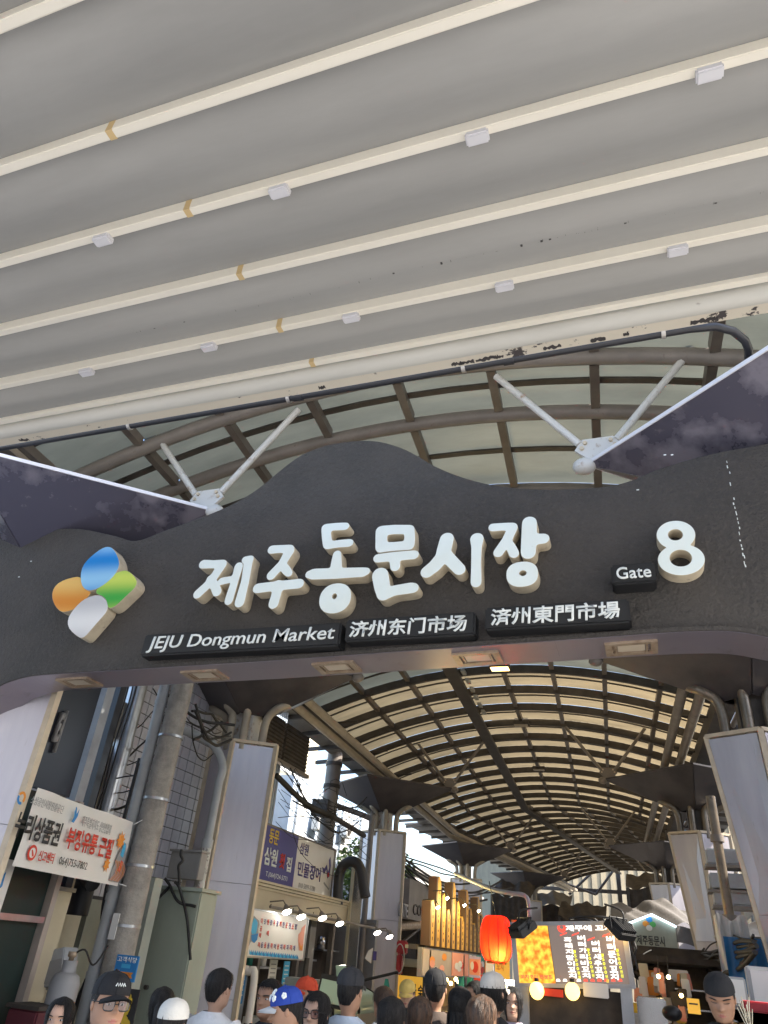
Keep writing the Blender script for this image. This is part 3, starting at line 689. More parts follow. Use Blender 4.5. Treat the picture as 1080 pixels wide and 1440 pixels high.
petals = [('pet_blue', [(408, 133), (427, 140), (445, 170), (451, 205), (428, 245), (385, 280), (345, 297), (315, 285), (307, 245), (315, 205), (345, 170), (385, 140)], 0.17),
          ('pet_orange', [(303, 247), (316, 280), (345, 298), (330, 325), (295, 360), (250, 378), (225, 372), (205, 345), (198, 310), (215, 275), (255, 255)], 0.12),
          ('pet_green', [(365, 305), (380, 275), (415, 245), (460, 225), (487, 226), (517, 257), (512, 285), (480, 315), (450, 345), (425, 362), (410, 360), (405, 330), (385, 315)], 0.165),
          ('pet_white', [(355, 318), (385, 320), (407, 345), (405, 375), (380, 405), (345, 445), (317, 476), (295, 470), (262, 440), (259, 405), (280, 370), (315, 335)], 0.16)]
for mt, pts, dp in petals:
    lp = smooth_loop([FZ(x / 2.7, 720 + y / 2.7, YF - dp) for x, y in pts], 5)
    channel_letter([lp], YF - dp, dp, 'petal', gate, M[mt], M['letter_side'], 0.006)['label'] = mt[4:] + ' petal of the flower emblem'
def gate_board(tl, bl, br, depth, body, bold, shear, lab, box):
    a = P(*tl, Y=YF - depth); c = P(*bl, Y=YF - depth); b = P(*br, Y=YF - depth)
    z0, z1 = c.z, a.z
    mb = MB().box(a.x, b.x, YF - depth, YF + 0.01, z0, z1); bd = mb.build('sign_board', M['board'], gate, label=lab, bevel=0.018)
    pan = Panel((a.x, YF - depth, z0), (b.x, YF - depth, z0), z1 - z0)
    lettering(pan, body, *box, M['white_print'], bd, off=0.001, bold=bold, ext=0.012, shear=shear, res=4)
gate_board((204, 892), (200, 922), (477, 903), 0.16, 'JEJU Dongmun Market', 0.004, 0.12, 'black board lettered JEJU Dongmun Market', (0.035, 0.10, 0.94, 0.74))
gate_board((487, 871), (484, 902), (668, 890), 0.16, '济州东门市场', 0.018, 0.06, 'black board lettered in simplified Chinese', (0.04, 0.15, 0.90, 0.72))
gate_board((682, 854), (680, 886), (888, 876), 0.18, '済州東門市場', 0.018, 0.06, 'black board lettered in Japanese', (0.045, 0.15, 0.89, 0.74))
gate_board((858, 794), (861, 822), (924, 820), 0.2, 'Gate', 0.008, 0.0, 'small black board lettered Gate', (0.12, 0.22, 0.78, 0.58))

# ------------------------------------------------------------------ canopy over the camera
can = thing('retractable_canopy', 'folding fabric canopy of grey membrane bays between cream crossbars overhead', 'canopy', (0, 2.6, 6))
def CZ(Y): return CAM_H + 3.955 + 0.15 * Y
BY = [0.31, 0.985, 1.71, 2.385, 3.05, 3.72, 4.26]
X0, X1 = -10.5, 9.0
tape_px = {2: (165, 158), 3: (265, 285), 4: (337, 380), 5: (393, 453), 6: (437, 512)}
clip_px = {3: [(143, 328), (395, 266), (673, 194), (997, 112)], 5: [(120, 514), (295, 482), (495, 442), (710, 398), (953, 348)]}
for i, Y in enumerate(BY):
    hgt = 0.122 if i < 6 else 0.06
    z = CZ(Y); mb = MB().box(X0, X1, Y - 0.035, Y + 0.025, z, z + hgt); b = mb.build('crossbar', M['bar'], can, bevel=0.006)
    if i in tape_px:
        p = P(*tape_px[i], Y=Y - 0.035); MB().box(p.x - 0.024, p.x + 0.024, Y - 0.037, Y + 0.027, z - 0.002, z + hgt).build('joint_tape', M['tape'], b)
    if i in clip_px:
        for q in clip_px[i]:
            p = P(q[0], q[1] + 8, Z=z - 0.02); MB().box(p.x - 0.072, p.x + 0.072, Y - 0.028, Y + 0.05, z - 0.042, z + 0.012).build('hanger_clip', M['clip'], b, bevel=0.01)
for i in range(len(BY) - 1):
    a, b = BY[i], BY[i + 1]
    crease = 0.5 + 0.03 * (i % 2)
    def fn(u, v, a=a, b=b, i=i):
        x = X0 + (X1 - X0) * u; y = a + (b - a) * v
        sag = -0.085 * (1 - abs(2 * v - 1) ** 1.6) if i < 4 else (-0.075 * (1 - abs(2 * v - 1) ** 1.25))
        fold = (0.012 * math.sin(x * 0.9 + i * 2) + 0.006 * math.sin(x * 2.3 + i)) * math.sin(PI * v)
        return (x, y, CZ(y) + (0.123 if i < 5 else 0.123 - 0.062 * v) + sag + fold)
    MB().grid(fn, 60, 18).build('membrane', M['fabric'], can)
    if i == 4:                                              # small black dirt streaks along the fold
        mb = MB(); rr = random.Random(i)
        for k in range(60):
            x = rr.choice((rr.gauss(0.2, 0.5), rr.gauss(-1.3, 0.8), rr.uniform(-4, 1.5))); ln = rr.uniform(0.003, 0.018) * rr.random(); v = 0.55 + rr.gauss(0, 0.008); y = a + (b - a) * v
            zz = fn((x - X0) / (X1 - X0), v)[2] - 0.004; wd = rr.choice((0.001, 0.0015, 0.001, 0.008))
            mb.box(x - wd, x + wd, y - ln, y + ln * 0.4, zz - 0.0015, zz)
        mb.build('dirt_mark', M['flake'], can, kind='stuff')
YT = 4.40; ZT = 6.47
MB().tube([(X0, YT, ZT), (X1, YT, ZT)], 0.088, 24).build('front_tube', M['tube'], can)
MB().box(X0, X1, YT + 0.02, YT + 0.13, ZT - 0.085, ZT - 0.075).build('front_flange', M['flange'], can)
MB().box(X0, X1, BY[-1], YT + 0.02, ZT + 0.08, ZT + 0.10).build('front_cover', M['bar'], can)
rr = random.Random(3)
for px, py, wd in ((985, 440, 30), (1005, 437, 14), (840, 469, 26), (775, 480, 32), (680, 496, 36), (655, 503, 26), (880, 462, 10), (450, 540, 14), (640, 506, 20), (20, 607, 26), (700, 494, 16)):
    p = P(px, py, Z=ZT - 0.085); k = wd / 210; n = 9
    MB().prism([(p.x - k / 2 + k * t, YT + 0.072 + rr.uniform(-.012, .016), ZT - 0.0855) for t in [j / n for j in range(n + 1)]] +
               [(p.x + k / 2 - k * t, YT + 0.115 + rr.uniform(-.02, .006), ZT - 0.0855) for t in [j / n for j in range(n + 1)]], (0, 0, -0.003)).build('bare_patch', M['flake'], can)
pp = thing('conduit', 'black conduit running under the canopy edge and bending down at right', 'pipe', (0, 4.8, 6))
YP = 5.05; ZP = P(540, 537, Y=YP).z
xe = P(985, 458, Y=YP).x
pts = [(X0 + 3.0, YP, ZP), (-3, YP, ZP), (xe - 0.1, YP, ZP)] + [(xe + 0.42 * math.sin(t), YP + 0.42 * (1 - math.cos(t)), ZP - 0.03 * t) for t in (0.3, 0.7, 1.1, 1.4, 1.57)] + [(xe + 0.43, YP + 1.6, ZP - 0.1)]
MB().tube(pts, 0.038, 12).build('pipe', M['blackpipe'], pp)
for px, py in ((652, 513), (407, 556), (932, 466), (185, 592)):
    p = P(px, py, Y=YP); mb = MB(); mb.tube([(p.x - 0.018, YP, ZP), (p.x + 0.018, YP, ZP)], 0.052, 12); mb.box(p.x - 0.012, p.x + 0.012, YP - 0.02, YP + 0.005, ZP + 0.035, ZP + 0.12)
    mb.build('pipe_clamp', M['clamp'], pp)
for px in (407, 700):
    p = P(px, 556, Y=YP); MB().tube([(p.x + 0.06, YP, ZP), (p.x + 0.16, YP, ZP)], 0.05, 12).build('coupling', M['blackpipe'], pp)
# ------------------------------------------------------------------ helpers for signs seen on a real wall plane
def puv(pan, px, py):
    d = Vector(ray(px, py)); c = Vector((0, 0, CAM_H)); t = (pan.o - c).dot(pan.n) / d.dot(pan.n); q = c + d * t - pan.o
    return q.dot(pan.ux) / pan.W, q.dot(pan.uy) / pan.H
def let_px(pan, body, a, b, mt, parent, bold=0.01, **k):
    u0, v0 = puv(pan, *a); u1, v1 = puv(pan, *b)
    return lettering(pan, body, u0, v0, u1 - u0, v1 - v0, mt, parent, bold=bold, **k)
def shape(pan, pts, mt, parent, name, off=0.004, th=0.002):
    mb = MB(); mb.prism([pan.at(u, v, off) for u, v in pts], pan.n * th); return mb.build(name, mt, parent)
def disc_pts(u, v, ru, rv, n=20, a0=0, a1=2 * PI): return [(u + ru * math.cos(a0 + (a1 - a0) * k / n), v + rv * math.sin(a0 + (a1 - a0) * k / n)) for k in range(n)]
def sign(name, label, cat, pan, th, mt, frame=None, group=None):
    t = thing(name, label, cat, pan.at(0.5, 0, 0), group)
    mb = MB(); pan.slab(mb, 0, 1, 0, 1, -th, 0.0); mb.build('board', mt, t)
    if frame:
        for u0, u1, v0, v1 in ((-0.01, 1.01, -0.015, 0.02), (-0.01, 1.01, 0.98, 1.015), (-0.01, 0.012, 0.02, 0.98), (0.988, 1.01, 0.02, 0.98)):
            mb = MB(); pan.slab(mb, u0, u1, v0, v1, -th * 0.9, 0.012); mb.build('frame_bar', frame, t)
    return t
def cable(a, b, sag, r=0.014, label=None, grp='black cables strung along the street', n=12, wob=0.0, mt='cable'):
    a, b = Vector(a), Vector(b); rr = random.Random(int(abs(a.x * 1000 + b.z * 777)))
    pts = [a.lerp(b, k / n) - Vector((0, 0, sag * 4 * (k / n) * (1 - k / n))) + Vector((rr.uniform(-wob, wob), rr.uniform(-wob, wob), rr.uniform(-wob, wob))) * (1 if 0 < k < n else 0) for k in range(n + 1)]
    o = MB().tube(smooth_open(pts[::2] if wob else pts, 4 if wob else 1), r, 5).build('cable', M[mt]); tag(o, label or 'thin black cable in the tangle strung along the left of the street', 'cable', grp); return o

# ------------------------------------------------------------------ left side, between the gate and the first column
# tiled building: concrete body with single tiles on the face towards the street
tb = thing('tiled_building', 'building faced with lavender grey tiles and dark joints behind the pole', 'building', (-10, 13, 0))
WX = -8.72
MB().box(-13.5, WX, 10.6, 14.75, 0, 9.2).build('wall', M['grout'], tb)
MB().box(WX - 0.2, WX + 0.12, 10.15, 10.6, 0, 9.2).build('corner_pilaster', M['plaster'], tb)
tl, th_ = 0.275, 0.215
me_t = MB().box(0, 0.02, 0.008, tl - 0.008, 0.008, th_ - 0.008).mesh('tile', M['tile'], bevel=0.004); nt_ = 0
for r_ in range(20):
    for c_ in range(14):
        y = 10.75 + c_ * tl; z = 2.3 + r_ * th_
        if 13.4 < y < 13.9 and 4.3 < z < 5.2: continue
        o = link_mesh('tile', me_t, tb); o.location = (WX + random.uniform(-.002, .003) + 10, y - 13, z); nt_ += 1
MB().box(WX, WX + 0.03, 10.7, 14.7, 6.62, 9.1).build('upper_tiling', M['tile'], tb)
w_ = MB().box(WX - 0.05, WX + 0.05, 13.45, 13.95, 4.25, 5.3).build('window', M['steel_dark'], tb)
MB().box(WX + 0.051, WX + 0.055, 13.5, 13.9, 4.3, 5.25).build('pane', M['window'], w_)
MB().box(WX - 0.02, WX + 0.14, 10.7, 14.75, 0, 2.25).build('base_wall', M['plaster_green'], tb)
# round pole with the light pipe strapped to it
PY = 9.3
pa, pb = P(257, 985, Y=PY), P(188, 1330, Y=PY); pxm = -6.78
pole = thing('utility_pole', 'weathered round concrete pole left of the first silver column', 'pole', (pxm, PY, 0))
MB().tube([(pxm, PY, 0), (pxm, PY, 3), (pxm, PY, 6), (pxm, PY, 9.5)], [0.20, 0.18, 0.16, 0.14], 20).build('shaft', M['concrete'], pole)
for z in (1.9, 2.62, 3.5, 4.4): MB().tube([(pxm, PY, z), (pxm, PY, z + 0.035)], 0.194, 20).build('steel_band', M['galv'], pole)
MB().tube([(pxm - 0.27, PY - 0.08, 0), (pxm - 0.27, PY - 0.08, 7.5)], 0.085, 14).build('riser_pipe', M['pvc'], pole)
for z in (1.3, 2.2, 3.1, 4.0, 4.9): MB().tube([(pxm - 0.27, PY - 0.08, z), (pxm - 0.27, PY - 0.08, z + 0.08)], 0.095, 14).build('pipe_socket', M['pvc'], pole)
MB().box(pxm - 0.1, pxm - 0.0, PY - 0.2, PY - 0.17, 1.75, 2.05).build('number_plate', M['vinyl'], pole)
# white banner tied from the gate column to the pole
bp = Panel((-6.52, 6.72, 2.36), (-6.86, 9.03, 2.36), 0.80)
ban = thing('banner', 'white banner with black and red Korean lettering tied to the concrete pole', 'banner', bp.at(0.5, 0))
MB().grid(lambda u, v: bp.at(u, v, 0.016 * math.sin(u * 9 + v) * (0.4 + v) + 0.010 * math.sin(u * 23 + v * 5) - .006), 40, 8).build('sheet', M['vinyl'], ban)
OFF = 0.028
let_px(bp, '소상공인시장진흥공단', (39, 1130), (88, 1133), M['print_grey'], ban, off=OFF, bold=0.0)
let_px(bp, '제주특별자치도 상인연합회', (110, 1161), (155, 1160), M['print_grey'], ban, off=OFF, bold=0.0)
let_px(bp, '누리상품권', (13, 1175), (87, 1158), M['print_black'], ban, off=OFF, bold=0.03)
let_px(bp, '부정유통 근절', (87, 1192), (159, 1181), M['print_red'], ban, off=OFF, bold=0.03)
let_px(bp, '신고센터', (49, 1210), (75, 1200), M['print_red'], ban, off=OFF, bold=0.02)
let_px(bp, '064)755-7802', (78, 1218), (121, 1213), M['print_black'], ban, off=OFF, bold=0.0)
u, v = puv(bp, 42, 1199); shape(bp, disc_pts(u, v, 0.035, 0.10), M['print_red'], ban, 'phone_mark', OFF); shape(bp, disc_pts(u, v, 0.022, 0.065), M['vinyl'], ban, 'phone_mark', OFF + .003)
shape(bp, [(u - .012, v + .03), (u - .006, v + .04), (u + .012, v - .02), (u + .014, v - .04), (u + .004, v - .045)], M['print_red'], ban, 'phone_mark', OFF + .006)
u, v = puv(bp, 27, 1122); mb = MB()
for k, (m_, a0, a1) in enumerate((('print_orange', -0.6, 2.6), ('print_blue', 2.9, 5.2))):
    arc = [(u + .03 * math.cos(a), v + .085 * math.sin(a)) for a in [a0 + (a1 - a0) * j / 8 for j in range(9)]] + [(u + .016 * math.cos(a), v + .05 * math.sin(a)) for a in [a1 + (a0 - a1) * j / 8 for j in range(9)]]
    shape(bp, arc, M[m_], ban, 'emblem', OFF)
u, v = puv(bp, 103, 1147)
for dv, s_ in ((0.0, 1), (0.05, -1)):
    shape(bp, [(u - .018, v + .12 - dv), (u - .006, v + .11 - dv), (u + .004, v + .02), (u + .018, v + .10 - dv), (u + .02, v + .0), (u + .0, v - .10), (u - .02, v - .09), (u - .008, v - .02)], M['print_blue' if s_ > 0 else 'print_cyan'], ban, 'emblem', OFF + (.003 if s_ > 0 else 0))
def burst(pan, u, v, ru, rv, n, m_, par, off=OFF):
    shape(pan, [(u + (ru if k % 2 else ru * .55) * math.cos(PI * k / n), v + (rv if k % 2 else rv * .55) * math.sin(PI * k / n)) for k in range(2 * n)], m_, par, 'burst', off)
burst(bp, 0.885, 0.66, .05, .15, 9, M['print_orange'], ban, OFF - .004); burst(bp, 0.795, 0.27, .035, .12, 8, M['print_orange'], ban, OFF - .003)
shape(bp, [(0.86, .05), (0.97, .05), (0.985, .45), (0.95, .66), (0.90, .50), (0.87, .25)], M['print_grey'], ban, 'hand_picture', OFF - .006)
for k in range(7):
    a = [(0.86 + .016 * k + .05 * math.sin(t), 0.06 + .10 * t) for t in (0, 1, 2, 3)]
    shape(bp, a + [(p[0] + .006, p[1]) for p in a[::-1]], M['print_orange' if k % 2 else 'print_pink'], ban, 'hand_picture', OFF + .003)
shape(bp, [(0.915, .45), (0.95, .42), (0.955, .6), (0.925, .66)], M['print_cyan'], ban, 'hand_picture', OFF)
shape(bp, [(0.93, .22), (0.96, .2), (0.965, .36), (0.94, .38)], M['print_red'], ban, 'hand_picture', OFF)
for v in (0.04, 0.96):
    q = bp.at(1, v); e = Vector((pxm, PY - .2, q.z + (.08 if v > .5 else -.02))); MB().tube([q, e], 0.006, 5).build('tie_rope', M['vinyl'], ban)
# navy panel with the raised letter, steel posts beside it
nb = Panel((-7.5, 6.9, 3.35), (-7.5, 8.35, 3.35), 3.2)
ns = sign('wall_sign', 'dark navy wall panel with a raised grey Korean letter beside steel post', 'sign', nb, 0.08, M['navy'])
let_px(nb, '터', (66, 1056), (92, 1000), M['print_grey'], ns, bold=0.05, ext=0.06)
for (px, py, Y, w2, m_, lb) in ((128, 1045, 8.55, 0.085, 'greysteel', 'pale grey steel post with punched holes left of the round duct'), (143, 1060, 8.95, 0.07, 'navy', 'dark blue square post between the punched post and the duct')):
    p = P(px, py, Y=Y); pt = thing('steel_post', lb, 'post', (p.x, Y, 0))
    MB().box(p.x - w2, p.x + w2, Y - w2, Y + w2, 0, 8).build('post', M[m_], pt)
    if m_ == 'greysteel':
        for z in [3.0 + .07 * k for k in range(3)] + [5.05 + .09 * k for k in range(6)]:
            for sx in (-.03, .03): MB().tube([(p.x + sx, Y - w2 - .003, z), (p.x + sx, Y - w2 + .01, z)], 0.013, 8).build('hole', M['black'], pt)
        MB().bar((p.x - 1.2, Y - .1, 6.4), (p.x - .02, Y - .1, 5.35), 0.05, 0.05).build('brace', M['greysteel'], pt)
p = P(172, 1050, Y=10.1)
du = thing('exhaust_duct', 'round galvanised exhaust duct with open lower end left of the pole', 'duct', (p.x, 10.1, 0))
zb = P(112, 1288, Y=10.1).z
for k, (z0, z1) in enumerate(((zb, 3.1), (3.1, 4.5), (4.5, 5.9), (5.9, 8.5))):
    MB().tube([(p.x, 10.1, z0 + .004), (p.x, 10.1, z1)], 0.155, 20, cap=False).build('duct_length', M['galv'] if k else M['blackpipe'], du)
    MB().tube([(p.x, 10.1, z1 - .03), (p.x, 10.1, z1 + .03)], 0.163, 20).build('seam_ring', M['galv'], du)
MB().tube([(p.x + .1, 10.0, zb + .5), (p.x + .3, 9.9, zb + .42)], 0.11, 12).build('duct_stub', M['blackpipe'], du)
MB().box(p.x - .33, p.x - .05, 9.75, 10.0, 4.6, 5.2).build('fan_motor', M['concrete'], du)
# low wall and glazed shop front under the banner
ls = thing('glazed_shop', 'dark green glazed shop front with metal mullions under the white banner', 'shop', (-7.3, 7.5, 0))
MB().box(-7.45, -7.3, 5.9, 8.3, 0.0, 0.5).build('plinth', M['plaster_pink'], ls)
for y0, y1 in ((5.9, 7.15), (7.21, 8.3)):
    for z0, z1 in ((0.5, 1.86), (1.93, 3.2)): MB().box(-7.40, -7.37, y0, y1, z0, z1).build('pane', M['glass_dark'], ls)
for y in (5.87, 7.18, 8.36): MB().box(-7.42, -7.28, y - .035, y + .055, 0.5, 3.3).build('mullion', M['plaster_pink'] if y > 8 else M['steel_brown'], ls)
MB().box(-7.42, -7.28, 5.9, 8.3, 1.86, 1.93).build('transom', M['galv'], ls)
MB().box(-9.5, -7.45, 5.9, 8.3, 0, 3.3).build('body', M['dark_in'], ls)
pn = Panel((-6.95, 6.72, 1.55), (-6.95, 7.2, 1.55), 0.9)
s_ = sign('notice_sign', 'small white and blue notice under the left end of the banner', 'sign', pn, 0.02, M['vinyl'])
shape(pn, [(0, 0), (1, 0), (1, .38), (0, .38)], M['print_blue'], s_, 'blue_field')
shape(pn, [(.4, .92), (.55, .9), (.6, .75), (.78, .86), (.8, .7), (.55, .55), (.3, .58), (.5, .7)], M['print_blue'], s_, 'emblem')
for v in (.5, .44): lettering(pn, '제주특별자치도', .2, v, .7, .04, M['print_grey'], s_)
p0 = P(82, 1253, Y=8.75)
lb = thing('light_box', 'upright cream lightbox sign between shop front and gas cylinder', 'sign', (p0.x, 8.75, 0.9))
MB().box(p0.x - .12, p0.x + .12, 8.6, 8.9, 1.02, p0.z).build('case', M['fascia'], lb, bevel=.015)
MB().box(p0.x - .14, p0.x + .14, 8.57, 8.93, p0.z, p0.z + .05).build('lid', M['steel_brown'], lb)
MB().box(p0.x - .08, p0.x + .08, 8.65, 8.85, 0, 1.02).build('foot', M['steel_dark'], lb)
p0 = P(88, 1395, Y=8.3); gx = p0.x
gc = thing('gas_cylinder', 'grey gas cylinder standing behind the long haired woman', 'gas cylinder', (gx, 8.3, 0))
zt = P(88, 1368, Y=8.3).z
MB().lathe((gx, 8.3, 0), [(0, 0), (.15, 0), (.17, .05), (.17, zt - .1), (.14, zt - .02), (.07, zt + .02), (0, zt + .03)], 20).build('tank', M['print_grey'], gc)
MB().lathe((gx, 8.3, zt + .01), [(.085, 0), (.085, .12), (.075, .12), (.075, 0)], 14).build('collar', M['print_grey'], gc)
MB().lathe((gx, 8.3, zt + .02), [(0, 0), (.03, 0), (.03, .14), (.05, .15), (.05, .2), (0, .2)], 10).build('valve', M['light_frame'], gc)
MB().tube(smooth_open([(gx, 8.3, zt + .18), (gx + .12, 8.35, zt + .25), (gx + .18, 8.5, zt + .1), (gx + .1, 8.8, zt + .3)], 5), .012, 6).build('hose', M['black'], gc)
pw = thing('side_wall', 'beige and pale green alley wall behind the gas cylinder', 'wall', (-8.2, 10, 0))
MB().box(-10, -8.6, 8.9, 10.1, 0, 4.5).build('rear_wall', M['plaster_pink'], pw)
MB().box(-8.64, -8.55, 9.2, 9.5, 1.25, 2.3).build('meter_recess', M['dark_in'], pw)
a_, b_ = P(140, 1350, Y=9.9).x, P(196, 1350, Y=9.9).x
MB().box(a_, b_, 9.85, 10.05, 0, 2.55).build('pier', M['plaster_green'], pw)
p1, p2, p3 = P(150, 1250, Y=9.7), P(140, 1330, Y=9.6), P(108, 1412, Y=9.5)
tag(MB().tube(smooth_open([(p1.x, 9.7, 4.2), p1, p2, p3, (p3.x, 9.5, .4)], 5), .03, 8).build('drain_hose', M['black']), 'thick black hose hanging down the pale green pier', 'hose')
ac = thing('condenser_unit', 'pale blue grey air conditioner box tilted behind gas cylinder', 'air conditioner', (gx + .1, 8.9, 1))
q = P(78, 1362, Y=8.98); MB().obox(q, (1, 0, .25), (0, 1, 0), (-.25, 0, 1), .22, .14, .2).build('case', M['greysteel'], ac, bevel=.01); MB().obox(q + Vector((.1, -.145, -.02)), (1, 0, .25), (0, 1, 0), (-.25, 0, 1), .12, .01, .12).build('grille', M['print_grey'], ac)
q = P(50, 1400, Y=8.0); mbx = thing('crate', 'maroon plastic crate beside the gas cylinder', 'crate', (q.x, 8.0, 0)); MB().box(q.x - .2, q.x + .22, 7.85, 8.2, 0, q.z - .12).build('box', mat('maroon_plastic', (.10, .02, .03), .5), mbx, bevel=.02); MB().box(q.x - .22, q.x + .24, 7.83, 8.22, q.z - .12, q.z - .08).build('rim', M['dark_in'], mbx)
# sage cabinet, meter box, peeling pipe
a, b = P(222, 1250, Y=10.5), P(282, 1262, Y=10.5)
cb = thing('utility_cabinet', 'tall sage green steel cabinet behind the concrete pole', 'cabinet', ((a.x + b.x) / 2, 10.7, 0))
MB().box(a.x, b.x, 10.5, 11.0, 0.1, a.z).build('body', M['cabinet'], cb, bevel=.02); MB().box(a.x - .03, b.x + .03, 10.46, 11.04, a.z, a.z + .05).build('cap', M['cabinet'], cb)
MB().tube([((a.x + b.x) / 2 - .2, 10.49, 1.2), ((a.x + b.x) / 2 - .2, 10.44, 1.2)], .03, 10).build('lock', M['steel_dark'], cb)
a, b = P(246, 1198, Y=11.2), P(281, 1238, Y=11.2)
mbx = thing('meter_box', 'grey meter box on the wall above the sage cabinet', 'meter box', ((a.x + b.x) / 2, 11.2, b.z))
MB().box(a.x, b.x, 11.1, 11.3, b.z, a.z).build('case', M['plain_grey'], mbx, bevel=.01); MB().box(a.x - .02, b.x + .02, 11.07, 11.32, a.z, a.z + .03).build('hood', M['plain_grey'], mbx)
p = P(283, 1230, Y=11.6); pk = thing('drain_pipe', 'pale peeling drain pipe left of the first silver column', 'pipe', (p.x, 11.6, 0))
zt = P(300, 1075, Y=11.6).z
MB().tube([(p.x, 11.6, 0), (p.x, 11.6, 1.7), (p.x, 11.6, 3.2)], .09, 14).build('lower_pipe', M['pvc_peel'], pk)
MB().tube([(p.x, 11.6, 3.2)] + smooth_open([(p.x, 11.6, zt - .3), (p.x, 11.6, zt), (p.x - .25, 11.5, zt + .35), (p.x - .8, 11.3, zt + .55)], 4), .075, 14).build('upper_pipe', M['pvc'], pk)
MB().tube([(p.x, 11.6, 3.16), (p.x, 11.6, 3.3)], .1, 14).build('socket', M['pvc'], pk)
# notices on the pole
a, b = P(157, 1378, Y=9.02), P(196, 1345, Y=9.02)
pn = Panel((a.x, 9.02, a.z), (b.x, 9.02, a.z), b.z - a.z)
s_ = sign('direction_sign', 'small blue sign with orange arrow fixed low on the concrete pole', 'sign', pn, .02, M['print_blue'], None)
lettering(pn, '고객식당', .06, .72, .88, .22, M['white_print'], s_, bold=.02)
shape(pn, [(.05, .28), (.25, .42), (.25, .36), (.9, .36), (.82, .25), (.9, .14), (.25, .14), (.25, .08)], M['print_orange'], s_, 'arrow')
lettering(pn, '오시는길', .32, .18, .46, .14, M['print_red'], s_, off=.008); shape(pn, [(.3, .5), (.7, .5), (.7, .66), (.3, .66)], M['print_cyan'], s_, 'patch')
a, b = P(162, 1438, Y=9.0), P(197, 1392, Y=9.0)
pn = Panel((a.x, 9.0, a.z - .3), (b.x, 9.0, a.z - .3), b.z - a.z + .3)
s_ = sign('poster', 'black and yellow poster below the blue arrow sign', 'poster', pn, .015, M['print_black'])
for k in range(9): shape(pn, disc_pts(.25 + .5 * random.random(), .1 + .8 * random.random(), .16, .08, 9), M['print_yellow'], s_, 'blot', .004 + .003 * k)
# trees and bright yard beyond
def tree(name, label, x, y, h, r, seed):
    t = thing(name, label, 'tree', (x, y, 0)); rr = random.Random(seed)
    mb = MB().tube([(x, y, 0), (x + .1, y, h * .4), (x, y, h * .8)], [.22, .15, .05], 8)
    for k in range(7):
        a = rr.uniform(0, 6.28); mb.tube([(x, y, h * (.35 + .05 * k)), (x + math.cos(a) * r * .7, y + math.sin(a) * r * .7, h * (.6 + .05 * k))], [.07, .02], 6)
    mb.build('trunk', M['bark'], t); mb = MB()
    for k in range(2600):
        d = Vector((rr.gauss(0, 1), rr.gauss(0, 1), rr.gauss(0, 1))).normalized() * (rr.random() ** .4); cl = math.sin(d.x * 5 + seed) * math.sin(d.y * 6) * math.sin(d.z * 5)
        if cl < -.25: continue
        c = Vector((x, y, h * .72)) + Vector((d.x * r, d.y * r, d.z * r * .9)); s = rr.uniform(.08, .17)
        e1 = Vector((rr.gauss(0, 1), rr.gauss(0, 1), rr.gauss(0, .6))).normalized(); e2 = e1.cross(Vector((rr.gauss(0, 1), rr.gauss(0, 1), rr.gauss(0, 1)))).normalized()
        mb.add([c - e1 * s, c + e2 * s * .5, c + e1 * s, c - e2 * s * .5], [(0, 1, 2, 3)])
    mb.build('crown', M['leaf'], t, kind='stuff')
q = P(140, 1100, Y=18); tree('tree', 'sunlit green tree seen between the steel posts and duct', q.x, 18, 6.8, 2.0, 3)
q = P(525, 1225, Y=30); tree('tree', 'green tree glimpsed left of the second silver column', q.x, 30, 6.2, 1.7, 9)
# cables around the pole
PT = Vector((pxm, PY, 5.1))
for k, (a, b, sag) in enumerate([((225, 970), (330, 1020), .15), ((215, 968), (325, 1035), .2), ((240, 985), (175, 1045), -.1), ((235, 1000), (165, 1080), .1), ((230, 1040), (150, 1068), .22), ((232, 1050), (140, 1080), .3),
        ((262, 1008), (310, 1030), .05), ((270, 1000), (318, 1030), -.12), ((272, 1040), (312, 1015), .0), ((275, 1000), (325, 1040), .25), ((230, 1085), (135, 1110), .15), ((275, 990), (325, 1030), .3), ((225, 1090), (120, 1130), .3), ((270, 1020), (300, 1060), .3)]):
    A, B = P(*a, Y=9.3 + .02 * k), P(*b, Y=10.4 + .15 * (k % 5)); cable(A, B, sag, random.uniform(.008, .028), 'thin black cable in the tangle at the head of the concrete pole', 'cables at the pole head', wob=.03)
for k, (a, b, sag) in enumerate([((195, 1240), (240, 1245), .2), ((232, 1235), (275, 1275), .1), ((246, 1240), (268, 1350), -.15), ((255, 1195), (252, 1245), -.05)]):
    cable(P(*a, Y=10.35), P(*b, Y=10.42), sag, .022, 'black cable drooping over the sage green cabinet', 'cables at the green cabinet', wob=.03)
for k in range(3):
    q = P(165 + 6 * k, 1020, Y=9.8); cable((q.x, 9.8, 5.6), (q.x - .05 * k, 9.8, 2.7), 0, .014, 'black cable running straight down beside the duct', 'cables beside the duct', wob=.02)

